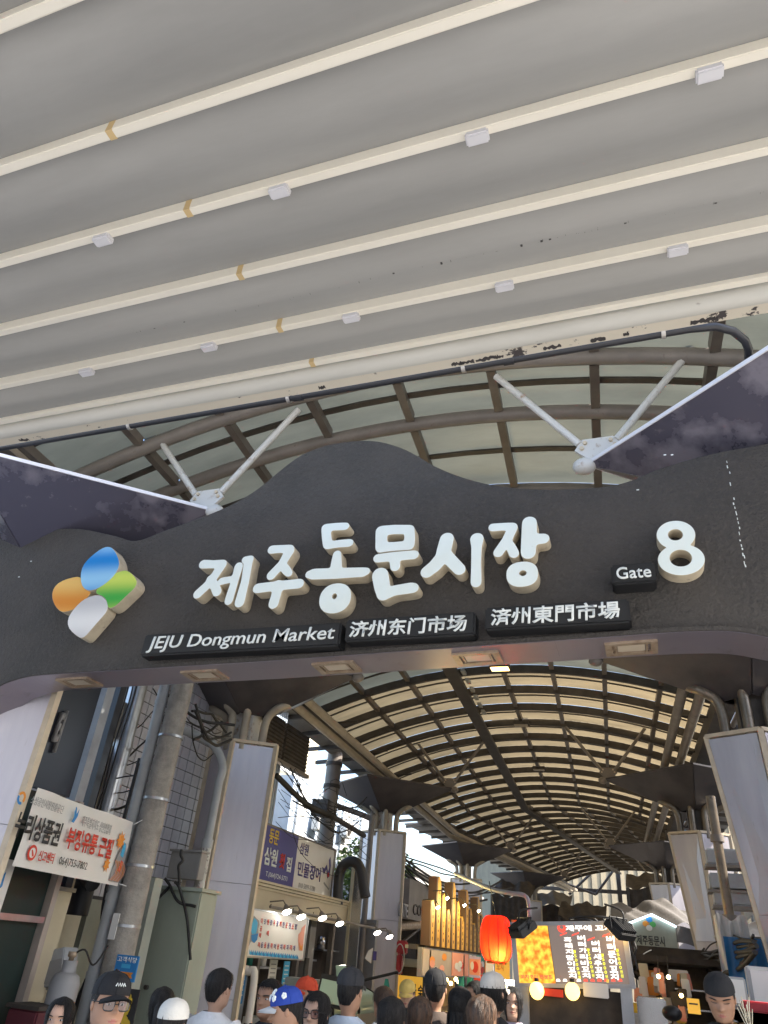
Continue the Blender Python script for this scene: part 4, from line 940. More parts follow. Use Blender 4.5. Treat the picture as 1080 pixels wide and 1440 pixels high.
# ------------------------------------------------------------------ left side, between first and second column: fish shop
sb = thing('siding_building', 'upper storey clad in pale blue ribbed siding behind the indigo sign', 'building', (-11, 16.6, 0))
MB().box(-13, -9.34, 15.0, 17.9, 0, 9.0).build('wall', M['blue_clad'], sb)
for k in range(24): y = 15.05 + k * .12; MB().box(-9.34, -9.30, y, y + .085, 4.0, 9.0).build('siding_rib', M['blue_clad'], sb)
w_ = MB().box(-9.30, -9.24, 16.15, 17.25, 4.35, 5.7).build('window', M['greysteel'], sb); MB().box(-9.239, -9.235, 16.22, 17.18, 4.42, 5.63).build('pane', M['window'], w_)
MB().box(-9.233, -9.2, 16.3, 17.1, 5.28, 5.38).build('tube_light', M['whitelamp'], w_)
cbld = thing('cream_building', 'sunlit cream building behind the overhead cables left of the street', 'building', (-14, 28, 0))
MB().box(-22, -15.2, 24.5, 33.0, 0, 11).build('wall', M['plaster'], cbld); MB().box(-20.2, -14.9, 24.3, 33.2, 7.2, 7.5).build('cornice', M['plaster'], cbld)
MB().box(-15.2, -15.0, 24.5, 33, 8.4, 8.6).build('band', M['white_wall'], cbld)
for k in range(3):
    w_ = MB().box(-15.2, -15.12, 25.6 + k * 2.4, 26.8 + k * 2.4, 5.0, 6.4).build('window', M['greysteel'], cbld); MB().box(-15.119, -15.11, 25.7 + k * 2.4, 26.7 + k * 2.4, 5.1, 6.3).build('pane', M['window'], w_)
p = P(466, 1110, Y=22.4)
sp_ = thing('steel_pole', 'smooth grey brown steel pole rising behind the indigo and white sign', 'pole', (p.x, 22.4, 0))
MB().tube([(p.x, 22.4, 0), (p.x, 22.4, 9.0)], .25, 18).build('shaft', M['steel_brown'], sp_)
for z in (5.4, 6.3, 7.0): MB().tube([(p.x, 22.4, z), (p.x, 22.4, z + .12)], .28, 18).build('band', M['steel_dark'], sp_)
MB().box(p.x - .45, p.x + .1, 22.0, 22.15, 5.4, 5.9).build('junction_box', M['steel_dark'], sp_)
# louvre boards under the eave
lv = thing('louvre_board', 'dark brown framed louvre panels hanging under the left eave', 'louvre', (-9.0, 15.6, 5.8))
for k in range(3):
    y0 = 14.0 + k * 1.6; MB().box(-9.0, -8.95, y0 + .05, y0 + 1.55, 5.95, 6.95).build('louvre_panel', M['dark_in'], lv)
    for z in [6.0 + .1 * j for j in range(9)]: MB().box(-8.95, -8.92, y0 + .06, y0 + 1.54, z, z + .05).build('slat', M['steel_dark'], lv)
MB().box(-9.02, -8.88, 13.95, 18.9, 5.85, 5.95).build('bottom_rail', M['steel_brown'], lv)
# indigo and white shop sign
sp2 = Panel((-8.5, 15.95, 3.05), (-8.5, 20.45, 3.05), 1.2)
s2 = sign('shop_sign', 'long shop sign with indigo left half and white right half', 'sign', sp2, .14, M['vinyl'], M['steel_brown'])
us = puv(sp2, 417, 1200)[0]
shape(sp2, [(0, 0), (us, 0), (us, 1), (0, 1)], M['sign_blue'], s2, 'indigo_half', .003)
Z3 = lambda x, y: (340 + x / 4, 1080 + y / 4)
let_px(sp2, '동문', Z3(147, 420), Z3(213, 358), M['print_yellow'], s2, bold=.025, off=.008)
let_px(sp2, '삼원', Z3(118, 540), Z3(205, 462), M['white_print'], s2, bold=.03, off=.008)
let_px(sp2, '횟', Z3(205, 562), Z3(246, 485), M['print_red'], s2, bold=.035, off=.008)
let_px(sp2, '집', Z3(243, 580), Z3(284, 505), M['white_print'], s2, bold=.03, off=.008)
let_px(sp2, 'T.(064)724-5771', Z3(130, 615), Z3(255, 612), M['white_print'], s2, bold=.0, off=.008)
let_px(sp2, '삼원', Z3(322, 480), Z3(378, 432), M['sign_blue'], s2, bold=.015, off=.008)
let_px(sp2, '민물장어', Z3(308, 605), Z3(446, 562), M['sign_blue'], s2, bold=.025, off=.008)
let_px(sp2, '010-5899-5780', Z3(316, 672), Z3(412, 668), M['print_grey'], s2, bold=.0, off=.008)
u, v = puv(sp2, *Z3(482, 600))
shape(sp2, [(u - .10, v + .12), (u - .06, v - .02), (u - .03, v + .10), (u, v - .08), (u + .03, v - .02), (u + .035, v + .2), (u + .015, v + .38), (u - .005, v + .3), (u + .012, v + .15), (u, v + .05), (u - .03, v + .2), (u - .06, v + .1)], M['sign_blue'], s2, 'eel_picture', .006)
shape(sp2, disc_pts(u + .005, v + .0, .012, .05, 10), M['print_red'], s2, 'eel_picture', .01)
shape(sp2, [(u - .05, v - .2), (u + .04, v - .3), (u + .045, v - .27), (u - .045, v - .16)], M['print_grey'], s2, 'eel_picture', .006)
# cream fascia under it, on a roof slab
fp0, fp1 = P(300, 1262, X=-8.15), P(487, 1302, X=-8.15); fz0, fz1 = fp1.z, P(487, 1270, X=-8.15).z
fa = thing('shop_canopy', 'cream metal fascia and shop roof under the indigo sign', 'awning', (-8.6, 18, 0))
MB().box(-8.25, -8.15, 14.2, fp1.y, fz0, fz1 - .12).build('fascia', M['fascia'], fa)
for k, z in enumerate((fz1 - .12, fz1 - .06, fz1)): MB().box(-8.25, -8.12 + .03 * k, 14.2, fp1.y + .03, z, z + .05).build('moulding', M['fascia'], fa)
MB().box(-9.3, -8.25, 14.2, fp1.y, fz0 + .1, fz1).build('roof_slab', M['steel_dark'], fa)
for y in (15.0, 16.2, 17.4, 18.6, 19.8): MB().tube([(-8.149, y, fz0 + .16), (-8.14, y, fz0 + .16)], .02, 8).build('rivet', M['steel_dark'], fa)
# spot lamps on arms
for i, (px, py, lb) in enumerate(((403, 1279, 'first white spot lamp above the fish menu board'), (423, 1286, 'second white spot lamp above the fish menu board'), (453, 1288, 'spot lamp at the right corner of the cream fascia'), (477, 1296, 'bright spot lamp right below the end of the cream fascia'),
                                 (530, 1309, 'spot lamp on the long arm before the second silver column'), (547, 1315, 'last spot lamp on the long arm before the second column'))):
    q = P(px, py, X=-7.35 + .05 * i); t = thing('spot_lamp', lb, 'lamp', q, 'spot lamps above the fish shop')
    d = Vector((.45, -.25, -.85)).normalized()
    up = d.orthogonal()
    MB().tube([q - d * .1, q - d * .02, q + d * .05], [.03, .075, .105], 14, cap=True).build('shade', M['steel_brown'], t)
    MB().tube([q + d * .052, q + d * .07], [.095, .08], 14).build('bulb_face', M['whitelamp'], t)
    MB().tube([q - d * .1, q + Vector((-.1, .0, .16)), q + Vector((-.4, -.02, .12))], .015, 6).build('arm', M['steel_brown'], t)
q0, q1 = P(380, 1275, X=-7.6), P(550, 1310, X=-7.3)
tag(MB().tube([q0, q1], .03, 8).build('lamp_rail', M['steel_brown']), 'long thin rail carrying the spot lamps towards the second column', 'rail')
# white fish board
f3 = Panel((-7.5, 14.0, 1.615), (-7.5, 16.86, 1.615), .80)
s3 = sign('fish_board', 'white board with a blue fish, red squid and small coloured Korean lettering', 'sign', f3, .05, M['vinyl'], M['galv'])
Z4 = lambda x, y: (340 + x * .1019, 1265 + y * .1019)
top = '다깃뱅장우광해한운전소정'; bot = '리돔돔돔락어삼치마자리게'
def row(txt, x0, y0, x1, y1, hh):
    for k, ch in enumerate(txt):
        t = k / (len(txt) - 1); x, y = x0 + (x1 - x0) * t, y0 + (y1 - y0) * t
        let_px(f3, ch, Z4(x - 19, y + hh - 4), Z4(x + 19, y - hh + 5), M['print_red'] if k % 2 == 0 else M['sign_blue'], s3, bold=.03, off=.006)
row(top, 275, 295, 745, 375, 42); row(bot, 232, 622, 718, 668, 42)
for ch, (x, y) in zip('금바', ((262, 400), (250, 490))): let_px(f3, ch, Z4(x - 20, y + 36), Z4(x + 20, y - 34), M['print_red'], s3, bold=.03, off=.006)
let_px(f3, '매', Z4(335, 500), Z4(375, 430), M['print_red'], s3, bold=.03, off=.006)
def pxshape(pan, pts, m_, par, nm, off): shape(pan, [puv(pan, *Z4(x, y)) for x, y in pts], m_, par, nm, off)
pxshape(f3, [(165, 220), (195, 255), (235, 290), (242, 350), (225, 400), (225, 470), (205, 560), (165, 600), (125, 575), (80, 670), (75, 640), (110, 540), (100, 480), (115, 380), (150, 280)], M['print_grey'], s3, 'fish_picture', .004)
pxshape(f3, [(165, 255), (195, 275), (215, 320), (205, 400), (190, 470), (140, 480), (120, 430), (140, 330)], M['print_cyan'], s3, 'fish_picture', .007)
pxshape(f3, [(125, 490), (220, 465), (205, 555), (165, 600), (130, 560)], M['print_blue'], s3, 'fish_picture', .010)
pxshape(f3, [(880, 340), (825, 390), (815, 440), (780, 480), (775, 560), (785, 700), (835, 710), (845, 600), (865, 420)], M['print_pink'], s3, 'squid_picture', .004)
pxshape(f3, [(790, 590), (800, 690), (830, 700), (838, 610), (815, 650)], M['print_orange'], s3, 'squid_picture', .008)
for k in range(26):
    x = 105 + k * 26; y = 690 + k * 2.6; pxshape(f3, [(x, y), (x + 22, y + 40), (x + 26, y + 70), (x + 8, y + 72), (x - 4, y + 60)], M['print_blue' if k % 2 else 'print_cyan'], s3, 'wave', .004)
# shop room: walls, shelves, counter, tanks
fs = thing('fish_shop', 'open fronted fish shop room with shelves behind the spot lamps', 'shop', (-8.6, 18, 0))
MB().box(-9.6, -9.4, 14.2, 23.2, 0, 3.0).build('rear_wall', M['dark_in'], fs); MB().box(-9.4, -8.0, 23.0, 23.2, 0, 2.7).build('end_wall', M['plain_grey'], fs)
for k, (y, z, ln) in enumerate(((15.3, 1.5, 1.4), (15.3, 1.15, 1.4), (17.2, 1.75, 1.5), (17.2, 1.35, 1.5), (19.3, 1.55, 1.6), (21.3, 1.8, 1.2))):
    MB().box(-9.38, -8.9, y, y + ln, z, z + .04).build('shelf', M['galv'], fs)
for k, (y, z, h, r, m_) in enumerate(((15.5, 1.54, .3, .1, 'stainless'), (15.9, 1.54, .22, .13, 'plaster'), (16.3, 1.54, .35, .08, 'red_plastic'), (17.4, 1.79, .3, .1, 'blue_tarp'), (17.8, 1.79, .25, .12, 'stainless'), (18.3, 1.79, .33, .09, 'vinyl'), (17.5, 1.39, .28, .12, 'teal'), (18.1, 1.39, .3, .1, 'vinyl'), (19.5, 1.59, .35, .12, 'stainless'), (20.0, 1.59, .25, .1, 'print_orange'), (20.5, 1.59, .3, .13, 'plain_grey'), (21.6, 1.84, .3, .12, 'stainless'))):
    tag(MB().lathe((-9.12, y, z + .002), [(0, 0), (r, 0), (r * 1.05, h * .6), (r * .8, h), (0, h)], 12).build('container', M[m_]), 'container on the dim shelves at the back of the fish shop', 'container', 'containers on the fish shop shelves')
for y in (16.9, 19.0, 21.2): MB().box(-8.75, -8.62, y, y + .14, 0, 2.75).build('post', M['steel_brown'], fs)
q = P(430, 1345, X=-8.6); MB().box(-8.7, -8.5, q.y - .12, q.y + .25, 1.2, 2.6).build('post', M['plain_grey'], fs)
for (a, b, lb, m_) in (((375, 1390), (391, 1350), 'white price list hanging under the fish board', 'vinyl'), ((395, 1392), (405, 1352), 'blue and white leaflet hanging under the fish board', 'print_cyan'), ((330, 1412), (344, 1362), 'blue poster beside the first silver column', 'print_blue')):
    A, B = P(*a, X=-7.9), P(*b, X=-7.9); y0, y1 = A.y, max(B.y, A.y + .3)
    pn = Panel((-7.9, y0, A.z), (-7.9, y1, A.z), B.z - A.z); s_ = sign('notice', lb, 'notice', pn, .01, M[m_])
    for k in range(5): shape(pn, [(.15, .82 - .15 * k), (.8, .82 - .15 * k), (.8, .86 - .15 * k), (.15, .86 - .15 * k)], M['print_grey'] if m_ == 'vinyl' else M['vinyl'], s_, 'text_line')
p = P(352, 1400, Y=14.1); wp = smooth_open([(p.x - .25, 14.1, 0), (p.x - .25, 14.1, P(345, 1375, Y=14.1).z), (p.x - .1, 14.1, P(345, 1366, Y=14.1).z), (p.x + .03, 14.1, P(345, 1375, Y=14.1).z), (p.x + .03, 14.1, 0)], 5)
tag(MB().tube(wp, .07, 10).build('vent_pipe', M['vinyl']), 'white plastic pipe bent over at the foot of the first column', 'pipe')
ct = thing('fish_counter', 'white fish counter with curved pale green glass cover', 'counter', (-7.2, 17.2, 0))
MB().box(-7.9, -6.9, 15.2, 20.8, 0, .62).build('base', M['white_wall'], ct)
def cg(y0, y1, par):
    MB().grid(lambda u, v: (-7.85 + .95 * math.sin(v * PI / 2), y0 + (y1 - y0) * u, .62 + .52 * math.cos(v * PI / 2) ** .8), 2, 10).build('glass_cover', M['green_glass'], par)
    for y in (y0, y1): MB().tube([(-7.85 + .95 * math.sin(k * PI / 20), y, .63 + .52 * math.cos(k * PI / 20) ** .8) for k in range(11)], .02, 6).build('glass_frame', M['black'], par)
cg(15.4, 17.3, ct); cg(17.45, 19.0, ct); cg(19.1, 20.7, ct)
q = P(470, 1395, Y=16.2); lid = thing('tank_lid', 'raised black framed lid with pale green glass behind the grey capped man', 'lid', q)
MB().obox(q, (1, .2, -.1), (0, .4, 1), (.1, -1, .4), .34, .28, .02).build('frame', M['black'], lid); MB().obox(q + Vector((-.03, -.04, -.01)), (1, .2, -.1), (0, .4, 1), (.1, -1, .4), .26, .2, .022).build('pane', M['green_glass'], lid)
q = P(425, 1385, Y=17.0); bx = thing('steel_hood', 'light grey steel hood behind the blue and white cap', 'hood', q); MB().box(q.x - .45, q.x + .35, 16.9, 17.4, .95, q.z + .12).build('box', M['greysteel'], bx, bevel=.02); MB().tube([(q.x, 17.1, q.z + .1), (q.x, 17.1, q.z + .5)], .06, 8).build('flue', M['steel_dark'], bx)
# bent black duct and bright sheet beside it
pts = [P(*a, Y=20.3) for a in ((475, 1272), (476, 1240), (480, 1222), (489, 1213), (500, 1213), (507, 1223), (511, 1245), (514, 1262))]
tag(MB().tube(smooth_open(pts, 4), .14, 14).build('flexible_duct', M['blackpipe']), 'black flexible duct bent over like an arch by the second column', 'duct')
a, b = P(492, 1300, Y=20.9), P(512, 1222, Y=20.9); sh = thing('steel_sheet', 'bright steel sheet panel under the black bent duct', 'panel', (a.x, 20.9, a.z)); MB().box(a.x, b.x, 20.9, 20.95, .0, b.z).build('sheet', M['stainless'], sh); MB().box(a.x - .08, a.x, 20.86, 20.98, 0, b.z + .1).build('edge_post', M['plaster'], sh)
# drain beside second column, hooks and small things
pp_ = P(511, 1300, Y=22.9); tag(MB().tube(smooth_open([(pp_.x, 22.9, 0), (pp_.x, 22.9, P(512, 1150, Y=22.9).z - .3), (pp_.x - .1, 22.9, P(512, 1150, Y=22.9).z), (pp_.x - 1.6, 22.6, P(475, 1130, Y=22.9).z)], 5), .09, 10).build('drain_pipe', M['steel_brown']), 'brown drain pipe standing against the second silver column', 'pipe')
tag(MB().tube([P(448, 1395, Y=16.4), P(505, 1380, Y=16.8), P(560, 1367, Y=17)], .03, 6).build('hook_rail', M['black']), 'black rail with hooks above the glass counter', 'rail')
q = P(543, 1386, Y=16.9); tag(MB().prism([q + Vector(d) for d in ((-.03, 0, .12), (.03, 0, .12), (.08, 0, -.06), (.05, 0, -.12), (-.07, 0, -.1))], (0, .03, 0)).build('cloth', M['teal']), 'teal cloth hanging from the black rail', 'cloth')
q = P(520, 1345, Y=16.5); fl = thing('hanging_bag', 'thin white plastic bag hanging beside a navy pouch', 'bag', q); MB().prism([q + Vector(d) for d in ((-.04, 0, .1), (.05, 0, .16), (.03, 0, -.12), (-.11, 0, -.04))], (0, .03, 0)).build('bag', M['vinyl'], fl); MB().box(q.x + .07, q.x + .14, 16.5, 16.54, q.z - .06, q.z + .1).build('pouch', M['sign_blue'], fl)
q = P(480, 1366, Y=16.6); bx = thing('green_tray', 'pale green upright tray behind the grey cap', 'tray', q); MB().obox(q, (1, 0, .12), (0, 1, .3), (-.1, -.3, 1), .11, .02, .11).build('tray', M['green_glass'], bx); MB().obox(q + Vector((0, .03, -.12)), (1, 0, .12), (0, 1, .3), (-.1, -.3, 1), .03, .02, .06).build('stand', M['print_yellow'], bx)
# overhead cables between the columns
for k in range(20):
    r_ = random.Random(100 + k); a = (395 + r_.uniform(-8, 22), 1060 + r_.uniform(0, 110)); b = (515 + r_.uniform(-12, 6), 1110 + r_.uniform(10, 105))
    cable(P(*a, Y=16.3 + r_.uniform(-.6, .8)), P(*b, Y=22 + r_.uniform(-1, 1)), r_.uniform(-.15, .9), r_.choice((.007, .009, .011, .022)), 'thin black cable in the tangle before the cream building', 'cables before the cream building', wob=.06)
for k in range(5):
    r_ = random.Random(200 + k); q = P(470 + r_.uniform(-12, 20), 1130 + r_.uniform(-15, 40), Y=17.6); c = [q + Vector((.35 * math.cos(t) * r_.uniform(.6, 1.2), 0.1 * math.sin(3 * t), .4 * math.sin(t))) for t in [j * .5 for j in range(13)]]
    tag(MB().tube(c, .008, 5).build('cable', M['cable']), 'looped spare cable coiled on the steel pole', 'cable', 'cable loops on the steel pole')
tag(MB().tube(smooth_open([P(388, 1090, Y=16), P(430, 1130, Y=17), P(470, 1150, Y=18), P(512, 1175, Y=21)], 4), .07, 7).build('cable', M['cable']), 'thick black cable bundle sagging in front of the cream building', 'cable')
# ------------------------------------------------------------------ left side beyond the second column
bb = thing('blue_building', 'pale blue and white building in sunlight beyond the second column', 'building', (-12, 34, 0))
MB().box(-16, -10.1, 26.5, 42, 0, 7.6).build('wall', M['blue_clad'], bb)
for k in range(6): y = 27 + k * 2.4; MB().box(-10.1, -10.0, y, y + .9, .5, 7.4).build('pilaster', M['white_wall'], bb)
for k in range(6):
    y = 28.1 + k * 2.4; w_ = MB().box(-10.1, -10.04, y, y + 1.1, 4.3, 5.6).build('window', M['greysteel'], bb); MB().box(-10.039, -10.03, y + .08, y + 1.02, 4.38, 5.52).build('pane', M['window'], w_)
for k, (y, z) in enumerate(((28.4, 5.9), (31.5, 6.1), (33.2, 3.4))):
    t = thing('condenser_unit', ('white wall mounted condenser high on the blue building', 'white condenser second along the blue building', 'lowest white condenser on the blue building')[k], 'air conditioner', (-9.8, y, z), 'condensers on the blue building')
    MB().box(-9.98, -9.65, y, y + .8, z, z + .6).build('case', M['white_wall'], t, bevel=.02); MB().tube([(-9.648, y + .3, z + .3), (-9.62, y + .3, z + .3)], .22, 16).build('fan_grille', M['steel_dark'], t)
bb.location.x -= 3
for o_ in [o for o in COL.objects if o.get('group') == 'condensers on the blue building']: o_.location.x -= 3
wb = thing('white_building', 'white building far along the left side of the arcade', 'building', (-12, 50, 0))
MB().box(-17, -10.6, 43, 62, 0, 6.0).build('wall', M['white_wall'], wb); MB().box(-17.2, -10.3, 42.8, 62, 6.0, 6.2).build('roof_edge', M['plain_grey'], wb)
for k in range(5): w_ = MB().box(-10.6, -10.52, 44 + k * 3, 45.6 + k * 3, 3.2, 4.4).build('window', M['greysteel'], wb); MB().box(-10.519, -10.51, 44.1 + k * 3, 45.5 + k * 3, 3.3, 4.3).build('pane', M['window'], wb)
wb.location.x -= 2.5
# row of stalls on the left: dark fascia, striped skewer sign, poster band, lit counters
p0, p1 = P(563, 1292, X=-7.6), P(614, 1302, X=-7.6)
ds = Panel((-7.6, 24.9, P(566, 1290, X=-7.6).z), (-7.6, 33.0, P(566, 1290, X=-7.6).z), 1.15)
t = sign('shop_fascia', 'dull grey shop fascia with faded pale lettering beyond the second column', 'sign', ds, .3, M['steel_brown'])
let_px(ds, 'LATE', (560, 1288), (573, 1272), M['print_grey'], t, bold=.02, ext=.03)
let_px(ds, 'COFFEE', (580, 1286), (606, 1278), M['steel_dark'], t, bold=.0, ext=.03)
st = thing('stall_row', 'dark stall fronts under the grey fascia and the skewer sign', 'stall', (-7, 25, 0))
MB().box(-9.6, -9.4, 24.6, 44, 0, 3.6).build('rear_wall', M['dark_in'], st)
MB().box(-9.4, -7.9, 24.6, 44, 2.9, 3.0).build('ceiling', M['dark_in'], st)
for y in (27, 30, 33.5, 37, 41): MB().box(-7.9, -7.7, y, y + .15, 0, 3.0).build('post', M['steel_dark'], st)
for y0, y1, m_ in ((24.8, 29.5, 'greysteel'), (30.0, 36, 'wood_dark'), (36.4, 43, 'stainless')): MB().box(-7.6, -6.9, y0, y1, 0, 1.0).build('counter', M[m_], st)
MB().tube([P(560, 1302, Y=25), P(600, 1300, Y=27), P(616, 1250 + 60, Y=28)], .14, 10).build('flue', M['light_frame'], st)
MB().tube([P(560, 1330, Y=25.2), P(615, 1285, Y=27.5)], .05, 8).build('stay', M['steel_dark'], st)
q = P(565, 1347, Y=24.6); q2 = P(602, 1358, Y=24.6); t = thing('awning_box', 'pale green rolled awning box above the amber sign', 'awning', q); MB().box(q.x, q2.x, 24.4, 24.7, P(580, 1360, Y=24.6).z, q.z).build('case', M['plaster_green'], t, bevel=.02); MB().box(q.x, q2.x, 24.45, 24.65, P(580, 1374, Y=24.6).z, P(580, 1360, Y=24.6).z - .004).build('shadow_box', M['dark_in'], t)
a, b = P(558, 1416, Y=24.0), P(599, 1375, Y=24.0)
ys = Panel((a.x, 24.0, a.z - .5), (b.x, 24.0, a.z - .5), b.z - a.z + .5)
t = sign('lit_sign', 'amber lit sign with black brush lettering behind the yellow cap', 'sign', ys, .1, M['yellow_sign'])
let_px(ys, '숯', (587, 1402), (596, 1386), M['print_black'], t, bold=.03); let_px(ys, '불', (577, 1402), (586, 1384), M['print_black'], t, bold=.03)
# skewer sign: tall golden boxes standing side by side, dark cheeks on their near side
sk = thing('skewer_sign', 'fan of tall golden wooden sticks with pointed tops above the poster band', 'sign', (-4.3, 18, 2.05))
XS = -4.25; zb = 2.07; hh = [.80, 1.26, .98, .72, 1.28, .94, .66, 1.24, .88, .60, 1.20, .84, .6, 1.14, .86, .9]
yb0, yb1 = P(605, 1328, X=XS).y, P(684, 1342, X=XS).y
for k in range(13):
    t0 = (k / 12.5); y = yb0 + (yb1 - yb0) * t0; wd = (yb1 - yb0) / 12.5 * .62; h = hh[k] * 1.0
    s_ = MB().prism([(XS, y, zb), (XS, y + wd, zb), (XS, y + wd, zb + h - .12), (XS, y + wd * .5, zb + h), (XS, y, zb + h - .05)], (-.16, 0, 0)).build('stick', M['wood'], sk)
    MB().box(XS - .17, XS + .01, y - wd * .40, y - .004, zb, zb + h - .04).build('cheek', M['wood_dark'], s_)
    mb = MB()
    for j in range(7): z = zb + .1 + h * .11 * j + .02 * (j % 3); mb.box(XS + .001, XS + .004, y + wd * .4, y + wd * .6, z, z + (.035 if j % 2 else .055))
    mb.build('lettering', M['wood_dark'], s_)
MB().box(XS - .35, XS - .2, yb0 - .3, yb1 + .6, zb - .08, zb - .0).build('base_beam', M['steel_dark'], sk)
for k, (px, py) in enumerate(((631, 1262), (655, 1272), (675, 1280), (618, 1275))):
    q = P(px, py, X=XS + .45); ld = bpy.data.lights.new('stick_lamp_light', 'POINT'); ld.energy = 13; ld.color = (1, .72, .25); ld.shadow_soft_size = .05; lo_ = bpy.data.objects.new('stick_lamp_light', ld); COL.objects.link(lo_); lo_.location = q + Vector((.04, -.1, -.02)); t = thing('spot_lamp', 'small bare spot lamp lighting the golden sticks', 'lamp', q, 'lamps lighting the skewer sign'); MB().tube([q, q + Vector((-.05, .0, -.03))], [.014, .022], 8).build('lamp_head', M['whitelamp'], t); MB().tube([q, q + Vector((-.1, .05, .12)), q + Vector((-.35, .1, .1))], .01, 5).build('arm', M['black'], t)
pb = Panel((XS - .05, yb0 - .4, 1.56), (XS - .05, yb1 + 1.0, 1.56), .47)
t = sign('poster_band', 'band of food posters under the golden sticks', 'sign', pb, .08, M['plain_grey'])
for u0, u1, m_ in ((0.0, .33, 'plaster_pink'), (.34, .58, 'print_pink'), (.59, .70, 'vinyl'), (.71, .84, 'teal'), (.85, 1.0, 'print_orange')):
    mb = MB(); pb.slab(mb, u0 + .006, u1 - .006, .05, .95, .004, .02); pp_ = mb.build('poster', M[m_], t)
    for j in range(4): shape(pb, disc_pts(u0 + (u1 - u0) * random.uniform(.2, .8), random.uniform(.25, .75), .03, .14, 9), M[random.choice(('print_red', 'print_orange', 'vinyl', 'print_pink'))], pp_, 'food_picture', .022 + .003 * j)
kz = thing('skewer_stall', 'warm lit food stall beneath the poster band', 'stall', (-4.6, 17, 0))
MB().box(-4.9, -4.35, yb0 + .5, yb1, 0, .95).build('counter', M['wood_dark'], kz); MB().box(-5.4, -5.3, 19.6, yb1 + 1, 0, 2.5).build('rear_panel', M['wood'], kz)
MB().box(-4.85, -4.4, yb0 + .3, yb1 + 1, 2.0, 2.06).build('ceiling', M['plaster'], kz)
for y, m_ in ((yb0 + .1, 'black'), (yb0 + 3.0, 'teal'), (yb0 + 3.9, 'teal'), (yb1 + .3, 'wood_dark')): MB().box(-4.4, -4.28, y, y + .1, 0, 2.0).build('post', M[m_], kz)
for k, (px, py) in enumerate(((628, 1378), (634, 1383), (641, 1377), (645, 1381), (651, 1363), (672, 1381), (690, 1378), (712, 1388))):
    q = P(px, py, X=-4.75 + .1 * (k % 3)); t = thing('bulb', 'bare warm bulb hanging in the skewer stall', 'lamp', q, 'bulbs in the skewer stall')
    MB().ball(q, .042, 10, 8).build('glass', M['bulb'], t); MB().tube([q + Vector((0, 0, .05)), (q.x, q.y, 2.0)], .008, 5).build('flex', M['black'], t)
q = P(672, 1378, Y=17.0); t = sign('price_tag', 'small red and white tag on the teal post', 'sign', Panel((q.x - .08, 17, q.z - .1), (q.x + .1, 17, q.z - .1), .2), .02, M['print_red'])
a, b = P(660, 1374, Y=16.2), P(678, 1346, Y=16.2)
pn = Panel((a.x, 16.2, a.z), (b.x, 16.0, a.z), b.z - a.z); t = sign('hanging_poster', 'slanted food poster with lilac borders hanging in the skewer stall', 'poster', pn, .02, M['print_pink'])
shape(pn, [(0, 0), (1, 0), (1, .12), (0, .12)], mat('lilac_print', (.45, .42, .7), .5), t, 'border'); shape(pn, [(0, .88), (1, .88), (1, 1), (0, 1)], bpy.data.materials['lilac_print'], t, 'border'); shape(pn, disc_pts(.55, .5, .3, .28, 12), M['print_red'], t, 'food_picture'); shape(pn, disc_pts(.3, .55, .16, .2, 12), M['vinyl'], t, 'food_picture', .008)
for (a, b, Y, lb, m_) in (((696, 1376), (716, 1346), 14.6, 'bright yellow sign half hidden under the red lantern', 'yellow_sign'), ((720, 1342), (728, 1294), 13.6, 'narrow orange red banner between lantern and menu board', 'print_orange'), ((702, 1384), (724, 1379), 15.5, 'white glowing strip light under the yellow sign', 'whitelamp'), ((683, 1370), (694, 1352), 15.4, 'pale poster beside the yellow sign', 'vinyl')):
    A, B = P(*a, Y=Y), P(*b, Y=Y); pn = Panel((A.x, Y, A.z), (B.x, Y, A.z), B.z - A.z); s_ = sign('hanging_sign' if m_ != 'whitelamp' else 'strip_light', lb, 'sign' if m_ != 'whitelamp' else 'lamp', pn, .04, M[m_])
    if m_ == 'yellow_sign': lettering(pn, '꼬치', .1, .35, .5, .4, M['print_orange'], s_, bold=.02)
    if m_ == 'print_orange': lettering(pn, '꼬', .2, .6, .6, .16, M['print_yellow'], s_); lettering(pn, '치', .2, .35, .6, .16, M['print_yellow'], s_)
# red lantern
q = P(698, 1320, Y=12.6); ln = thing('paper_lantern', 'large glowing red paper lantern beside the menu board', 'lantern', q)
RL, HL = .245, .30
def lant(u, v):
    a = 2 * PI * u; t = PI * (v * .86 + .07); r = RL * (math.sin(t) ** .42) * (1 + .035 * abs(math.sin(a * 5)) - .02); return (q.x + r * math.cos(a), q.y + r * math.sin(a), q.z - HL * 1.05 * math.cos(t))
MB().grid(lant, 60, 16).build('shade', M['lantern'], ln)
for k in range(10):
    u = k / 10; MB().tube([Vector(lant(u, v / 12)) for v in range(13)], .006, 5).build('rib', M['print_red'], ln)
ld = bpy.data.lights.new('lantern_light', 'POINT'); ld.energy = 11; ld.color = (1.0, .65, .26); ld.shadow_soft_size = .04; lo_ = bpy.data.objects.new('lantern_light', ld); COL.objects.link(lo_); lo_.location = (q.x + .07, q.y - .12, q.z - .19)
MB().tube([(q.x, q.y, q.z - .33), (q.x, q.y, q.z - .27)], .15, 20).build('bottom_ring', M['print_orange'], ln); MB().tube([(q.x, q.y, q.z + .27), (q.x, q.y, q.z + .31)], .13, 20).build('top_ring', M['red_plastic'], ln)
MB().tube([(q.x, q.y, q.z + .3), (q.x - .15, q.y + .2, q.z + .8)], .008, 5).build('cord', M['black'], ln)
